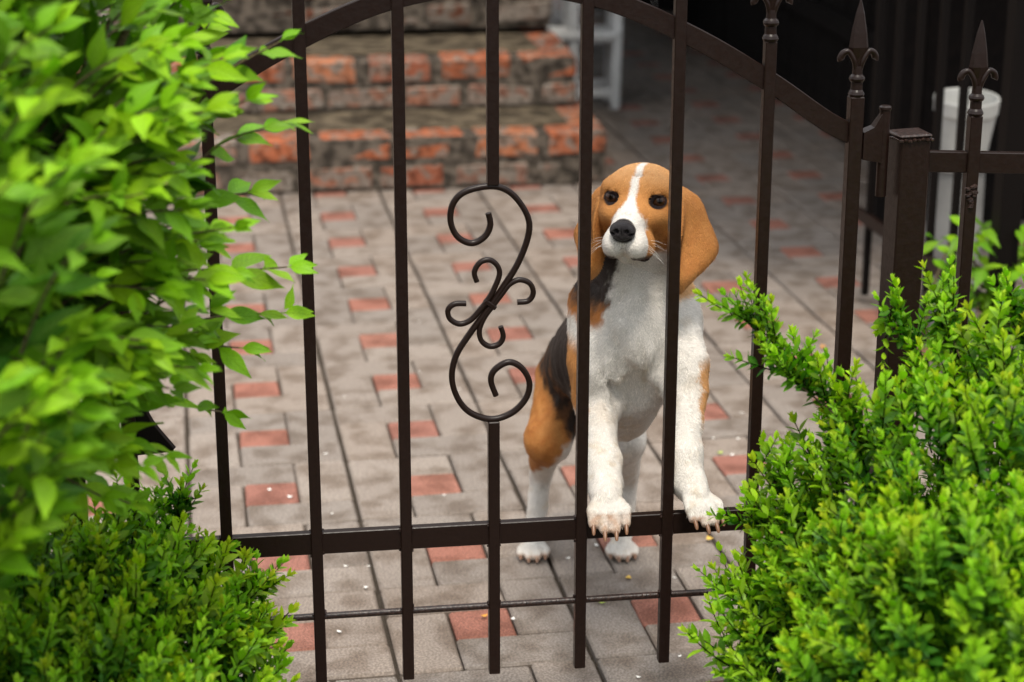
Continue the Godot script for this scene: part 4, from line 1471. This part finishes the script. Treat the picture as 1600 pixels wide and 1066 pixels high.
# blobs: [centre, radii, count, outermost reach]
func boxwood(label: String, at: Vector3, blobs: Array, extra: Array, limit: Callable) -> void:
	var b := thing("boxwood_shrub", label, "shrub", at)
	var found := []
	var eye := Vector3(0, 1.355, 0)
	for bl in blobs:
		var c: Vector3 = bl[0]
		var r: Vector3 = bl[1]
		for n in int(bl[2]):
			var d := Vector3(rng.randfn(), rng.randfn(), rng.randfn()).normalized()
			if d.y < -0.55:
				continue
			var lump := 1.0 + 0.16 * fur_noise.get_noise_3dv(d * 2.2 + c * 9.0) + 0.08 * fur_noise.get_noise_3dv(d * 6.0)
			var k := lerpf(0.62, 1.0, pow(rng.randf(), 0.45)) * lump
			var p := c + d * r * k
			if p.y < 0.02 or not limit.call(p):
				continue
			var g := Vector3(d.x / r.x, d.y / r.y, d.z / r.z).normalized()
			var dir := (g * 0.75 + Vector3(0, 0.55, 0) + Vector3(rng.randfn(), rng.randfn(), rng.randfn()) * 0.28).normalized()
			found.append([p, dir, k, rng.randf_range(0.62, 1.18)])
	for e in extra:   # long shoots that stick out: a chain of twigs
		var last: Vector3 = e[-1]
		e[-1] = last - (last - e[-2]).normalized() * 0.055
		var path := catmull(e, 5)
		var n: int = path.size()
		var st := begin()
		var rad := PackedFloat32Array()
		for i in n:
			rad.append(lerpf(1.0, 0.5, float(i) / n))
		sweep(st, path, circle(0.0016, 6), Vector3(0.2, 0.1, 1), rad)
		var sh := obj("shoot", st.commit(), M.twig, b)
		sh.position = -at
		for i in range(1, n):
			var t := float(i) / (n - 1)
			var dir: Vector3 = (path[i] - path[i - 1]).normalized()
			if i == n - 1:
				found.append([path[i] - dir * 0.012, dir, 2.0, 0.9])
			for q in (2 if t < 0.65 else 1):
				found.append([path[i - 1].lerp(path[i], 0.5) - dir * 0.02, (dir * 0.8 + Vector3(rng.randfn(), absf(rng.randfn()) + 0.2, rng.randfn()) * (0.62 - 0.4 * t)).normalized(), 2.0, lerpf(1.0, 0.75, t)])
	# the twigs that show largest are parts, the rest one mass
	for q in found:
		var v: Vector3 = q[0] - eye
		var shown := q[2] as float
		q.append(v.length() * (1.0 if absf(v.x / v.z) < 0.265 and v.y / -v.z > -0.52 else 3.0) - shown * 0.7)
	found.sort_custom(func(x, y): return x[4] < y[4])
	var lists := {}
	for i in found.size():
		var q: Array = found[i]
		var up := Vector3(rng.randf_range(-0.4, 0.4), 1, rng.randf_range(-0.4, 0.4))
		var bs: Basis = look(q[1], up) * Basis(Vector3(0, 0, 1), rng.randf() * 0.8 - 0.4)
		var tr := Transform3D(bs.scaled(Vector3.ONE * q[3]), q[0] - at)
		var v := rng.randi_range(0, twigs.size() - 1)
		var mat: Material = M.box_leaf[rng.randi_range(0, 5)]
		if i < 300:
			var o := obj("leafy_twig", twigs[v], mat, b)
			o.transform = tr
		else:
			if not lists.has(v):
				lists[v] = []
			lists[v].append(tr)
	for v in lists:
		multimesh("inner_foliage", twigs[v], M.box_leaf[v % 6], lists[v], [], b)
	# woody stems
	for n in 9:
		var a := TAU * n / 9.0
		var c: Vector3 = blobs[n % blobs.size()][0]
		var r: Vector3 = blobs[n % blobs.size()][1]
		var p0 := Vector3(at.x + 0.03 * cos(a), 0.0, at.z + 0.03 * sin(a))
		var p2 := c + Vector3(cos(a) * r.x, r.y * 0.4, sin(a) * r.z) * 0.55
		var st := begin()
		var path := catmull([p0, p0.lerp(p2, 0.5) + Vector3(0, 0.06, 0), p2], 5)
		var rad := PackedFloat32Array()
		for i in path.size():
			rad.append(lerpf(1.0, 0.35, float(i) / path.size()))
		sweep(st, path, circle(0.009, 7), Vector3(0.2, 0.1, 1), rad)
		var o := obj("stem", st.commit(), M.twig, b)
		o.position = -at

func broad_leaf_mesh(k: int, young: float) -> ArrayMesh:
	var pos := PackedVector3Array()
	var nor := PackedVector3Array()
	var col := PackedColorArray()
	var idx := PackedInt32Array()
	var l := 0.064
	leaf_uv.clear()
	var prof := PackedFloat32Array([0.05, 0.06, 0.60, 0.92, 1.0, 0.84, 0.54, 0.24, 0.02])
	var c := Color(0.026, 0.125, 0.008).lerp(Color(0.36, 0.64, 0.011), young) * rng.randf_range(0.9, 1.1)
	add_leaf(pos, nor, col, idx, Transform3D(), l, l * rng.randf_range(0.165, 0.205), prof, rng.randf_range(0.1, 0.45), rng.randf_range(0.1, 0.38), c, c.lerp(Color(0.16, 0.34, 0.03), 0.15))
	# edge waves
	for i in pos.size():
		if i % 3 != 1:
			pos[i].y += sin(i * 1.7 + k) * 0.0014
	return array_mesh(pos, nor, idx, col, leaf_uv.duplicate())

func build_plants() -> void:
	rng.seed = 5150
	for k in 8:
		twigs.append(box_twig([0.95, 0.8, 1.0, 0.65, 0.9, 0.45, 1.0, 0.75][k]))
	# right hand boxwood
	var any := func(p: Vector3) -> bool: return p.z > -2.40 - 0.14 * p.x + 0.012 or p.y > 2.0
	boxwood("large bright green boxwood shrub in front of the hinge side of the gate", Vector3(0.70, 0.0, -1.98), [
		[Vector3(0.585, 0.395, -2.08), Vector3(0.255, 0.235, 0.24), 1300],
		[Vector3(0.435, 0.255, -2.08), Vector3(0.16, 0.165, 0.17), 800],
		[Vector3(0.50, 0.385, -1.84), Vector3(0.165, 0.165, 0.16), 700],
		[Vector3(0.84, 0.32, -1.95), Vector3(0.28, 0.26, 0.30), 900]],
		[[Vector3(0.44, 0.53, -2.14), Vector3(0.35, 0.615, -2.17), Vector3(0.282, 0.680, -2.18), Vector3(0.220, 0.722, -2.18)],
		[Vector3(0.42, 0.55, -2.14), Vector3(0.33, 0.62, -2.16), Vector3(0.252, 0.655, -2.17)],
		[Vector3(0.50, 0.60, -2.2), Vector3(0.46, 0.67, -2.22), Vector3(0.444, 0.712, -2.22)],
		[Vector3(0.54, 0.62, -2.2), Vector3(0.51, 0.69, -2.22), Vector3(0.505, 0.725, -2.22)],
		[Vector3(0.38, 0.36, -2.16), Vector3(0.31, 0.41, -2.2), Vector3(0.243, 0.437, -2.22)],
		[Vector3(0.36, 0.42, -2.14), Vector3(0.31, 0.49, -2.17), Vector3(0.288, 0.51, -2.18)],
		[Vector3(0.62, 0.64, -2.2), Vector3(0.60, 0.69, -2.21), Vector3(0.605, 0.745, -2.21)],
		[Vector3(0.34, 0.30, -2.12), Vector3(0.27, 0.33, -2.2), Vector3(0.232, 0.34, -2.22)]], any)
	# left low boxwood
	boxwood("small dark green boxwood shrub low on the left under the broad leaved shrub", Vector3(-0.52, 0.0, -2.1), [
		[Vector3(-0.468, 0.215, -2.10), Vector3(0.15, 0.19, 0.18), 1000],
		[Vector3(-0.60, 0.22, -2.02), Vector3(0.20, 0.24, 0.22), 900],
		[Vector3(-0.485, 0.24, -1.86), Vector3(0.16, 0.16, 0.15), 600]],
		[[Vector3(-0.36, 0.30, -2.14), Vector3(-0.31, 0.335, -2.2), Vector3(-0.272, 0.352, -2.22)],
		[Vector3(-0.36, 0.25, -2.14), Vector3(-0.32, 0.28, -2.18), Vector3(-0.287, 0.285, -2.2)],
		[Vector3(-0.44, 0.38, -2.16), Vector3(-0.40, 0.44, -2.2), Vector3(-0.37, 0.47, -2.2)]], any)
	broad_shrub()
	# ivy-like growth behind the fence at the right edge
	var v := thing("climbing_plant", "green leafy plant growing at the foot of the board wall behind the fence", "plant", Vector3(1.0, 0, -3.85))
	var lm := []
	for k in 4:
		lm.append(broad_leaf_mesh(k, [0.2, 0.4, 0.6, 0.3][k]))
	for n in 220:
		var p := Vector3(clampf(rng.randfn() * 0.07, -0.13, 0.13), 0.05 + rng.randf() * 0.34, clampf(rng.randfn() * 0.08, -0.14, 0.14))
		var o := obj("leaf", lm[n % 4], M.broad_leaf[n % 3], v)
		o.transform = Transform3D(look(Vector3(rng.randfn(), -0.2, rng.randfn() + 0.5), Vector3(0, 1, 0.4)), p)
	for n in 8:
		var st := begin()
		sweep(st, catmull([Vector3(0.02 * n - 0.08, 0, 0), Vector3(rng.randfn() * 0.1, 0.15, rng.randfn() * 0.1), Vector3(rng.randfn() * 0.14, 0.3, rng.randfn() * 0.14)], 4), circle(0.003, 6), Vector3(0, 0.1, 1))
		obj("stem", st.commit(), M.twig, v)

func broad_shrub() -> void:
	var at := Vector3(-0.78, 0, -1.98)
	var s := thing("broad_leaved_shrub", "tall shrub with large pointed bright green leaves at the left in front of the gate", "shrub", at)
	var meshes := []
	for k in 9:
		meshes.append(broad_leaf_mesh(k, [0.0, 0.12, 0.25, 0.4, 0.55, 0.7, 0.85, 1.0, 0.5][k]))
	var leaves := []
	var c := Vector3(-0.575, 0.93, -1.93)
	var r := Vector3(0.30, 0.46, 0.30)
	var shoots := []
	for n in 430:
		var d := Vector3(rng.randfn() + 0.35, rng.randfn() + 0.1, rng.randfn() + 0.35).normalized()
		if d.y < -0.8:
			continue
		var k := lerpf(0.55, 1.0, pow(rng.randf(), 0.5)) * (1.0 + 0.12 * fur_noise.get_noise_3dv(d * 2.5))
		shoots.append([c + d * r * k, d])
	for n in 44:   # nearest to the path's visitor
		var d := Vector3(rng.randfn(), rng.randfn(), rng.randfn()).normalized()
		shoots.append([Vector3(-0.47, 0.93, -1.56) + d * Vector3(0.12, 0.26, 0.12), Vector3(0.4, 0.4, 0.5).normalized()])
	# shoots that reach out in front of the paving
	for e in [Vector3(-0.252, 0.775, -2.10), Vector3(-0.262, 0.715, -2.12), Vector3(-0.245, 1.035, -2.05), Vector3(-0.250, 0.945, -2.06), Vector3(-0.290, 0.865, -2.08), Vector3(-0.330, 0.610, -2.08), Vector3(-0.275, 0.985, -1.98), Vector3(-0.30, 0.80, -2.0), Vector3(-0.44, 0.535, -2.02), Vector3(-0.31, 0.68, -2.1), Vector3(-0.33, 1.09, -2.1), Vector3(-0.31, 1.07, -2.1), Vector3(-0.37, 1.07, -2.14), Vector3(-0.36, 1.12, -2.05), Vector3(-0.40, 1.05, -2.18), Vector3(-0.34, 1.03, -2.15), Vector3(-0.42, 1.10, -2.12)]:
		shoots.append([e, (e - c).normalized()])
	for sh in shoots:
		var tip: Vector3 = sh[0]
		if tip.z < -2.40:
			tip.z = -2.40 + rng.randf() * 0.15
		var d: Vector3 = sh[1]
		var l := rng.randf_range(0.13, 0.21)
		var root := tip - (d * 0.8 + Vector3(0.25, 0.55, 0.0)).normalized() * l
		var path := catmull([root, root.lerp(tip, 0.5) + Vector3(0, 0.018, 0), tip], 6)
		var st := begin()
		var rad := PackedFloat32Array()
		for i in path.size():
			rad.append(lerpf(1.0, 0.45, float(i) / path.size()))
		sweep(st, path, circle(0.0019, 6), Vector3(0.2, 0.1, 1), rad)
		var o := obj("shoot", st.commit(), M.twig, s)
		o.position = -at
		var nodes := 5
		var fresh := rng.randf_range(0.45, 1.1)
		for k in nodes + 1:
			var t := float(k) / nodes
			var i := mini(int(t * (path.size() - 1)), path.size() - 2)
			var p := path[i].lerp(path[i + 1], t * (path.size() - 1) - i)
			var dir := (path[i + 1] - path[i]).normalized()
			var side := dir.cross(Vector3.UP).normalized()
			var size := lerpf(1.12, 0.55, t * t) * rng.randf_range(0.8, 1.15)
			for q in ([-1, 1] if k < nodes else [-1, 0, 1]):
				var out: Vector3 = (side * q * (1.0 if k % 2 == 0 else 0.65) + Vector3(0, 0.25 if k % 2 == 0 else 0.5, 0) + dir * lerpf(0.6, 1.3, t) + Vector3(rng.randfn(), rng.randfn(), rng.randfn()) * 0.42 + Vector3(0.05, -0.32, 0.1)).normalized()
				var up := Vector3(0.12, 0.85, 0.6) + Vector3(rng.randfn(), rng.randfn() * 0.3, rng.randfn()) * 0.5
				var young := clampf(fresh * (0.25 + 0.75 * t) + rng.randf_range(-0.12, 0.12), 0.0, 0.99)
				leaves.append([Transform3D(look(out, up).scaled(Vector3.ONE * size), p - at), int(young * 8.0), size, p])
	# leaves that show largest are parts of their own
	var eye := Vector3(0, 1.355, 0)
	for q in leaves:
		var v: Vector3 = q[3] - eye
		q.append(q[2] / v.length() * (1.0 if absf(v.x / v.z) < 0.27 else 0.3) * (1.0 + 0.6 * (q[3].x + 0.6)))
	leaves.sort_custom(func(x, y): return x[4] > y[4])
	var lists := {}
	for i in leaves.size():
		var q: Array = leaves[i]
		if i < 300:
			var o := obj("leaf", meshes[q[1]], M.broad_leaf[i % 3], s)
			o.transform = q[0]
		else:
			if not lists.has(q[1]):
				lists[q[1]] = []
			lists[q[1]].append(q[0])
	for v in lists:
		multimesh("inner_foliage", meshes[v], M.broad_leaf[v % 3], lists[v], [], s)
	for n in 6:
		var a := TAU * n / 6.0
		var p0 := Vector3(0.05 * cos(a), 0.0, 0.05 * sin(a))
		var p2 := c - at + Vector3(cos(a) * 0.2, 0.15, sin(a) * 0.18)
		var st := begin()
		var path := catmull([p0, p0.lerp(p2, 0.5) + Vector3(-0.04, 0.08, 0), p2], 6)
		var rad := PackedFloat32Array()
		for i in path.size():
			rad.append(lerpf(1.0, 0.35, float(i) / path.size()))
		sweep(st, path, circle(0.011, 8), Vector3(0.2, 0.1, 1), rad)
		obj("stem", st.commit(), M.twig, s)


func _ready() -> void:
	rng.seed = 20
	# camera
	var cam := Camera3D.new()
	cam.name = "camera"
	add_child(cam)
	cam.position = Vector3(0, 1.355, 0)
	cam.rotation_degrees = Vector3(-17.62, 0, 0)
	cam.keep_aspect = Camera3D.KEEP_HEIGHT
	var at := CameraAttributesPhysical.new()
	at.frustum_focal_length = 68.44
	at.frustum_focus_distance = 2.58
	at.frustum_near = 0.05
	at.frustum_far = 60.0
	at.exposure_aperture = 4.2
	cam.attributes = at
	# overcast sky, one soft sun
	var we := WorldEnvironment.new()
	we.name = "world"
	var env := Environment.new()
	env.background_mode = Environment.BG_SKY
	env.tonemap_mode = Environment.TONE_MAPPER_LINEAR
	env.tonemap_exposure = 2.95
	env.sdfgi_enabled = true
	env.ssao_enabled = true
	env.ssil_enabled = true
	var sm := ProceduralSkyMaterial.new()
	sm.sky_top_color = Color(0.90, 0.92, 0.94)
	sm.sky_horizon_color = Color(0.60, 0.61, 0.62)
	sm.sky_curve = 0.5
	sm.ground_bottom_color = Color(0.30, 0.28, 0.25)
	sm.ground_horizon_color = Color(0.45, 0.45, 0.44)
	sm.sun_angle_max = 30.0
	var sky := Sky.new()
	sky.sky_material = sm
	env.sky = sky
	env.background_energy_multiplier = 0.95
	we.environment = env
	add_child(we)
	var sun := DirectionalLight3D.new()
	sun.name = "sun"
	sun.light_energy = 0.46
	sun.light_angular_distance = 14.0
	sun.light_color = Color(1.0, 0.97, 0.92)
	sun.rotation_degrees = Vector3(-66, 4, 0)
	sun.shadow_enabled = true
	add_child(sun)
	make_materials()
	build_paving()
	build_back()
	build_fences()
	build_gate()
	build_dog()
	build_plants()
	build_litter()
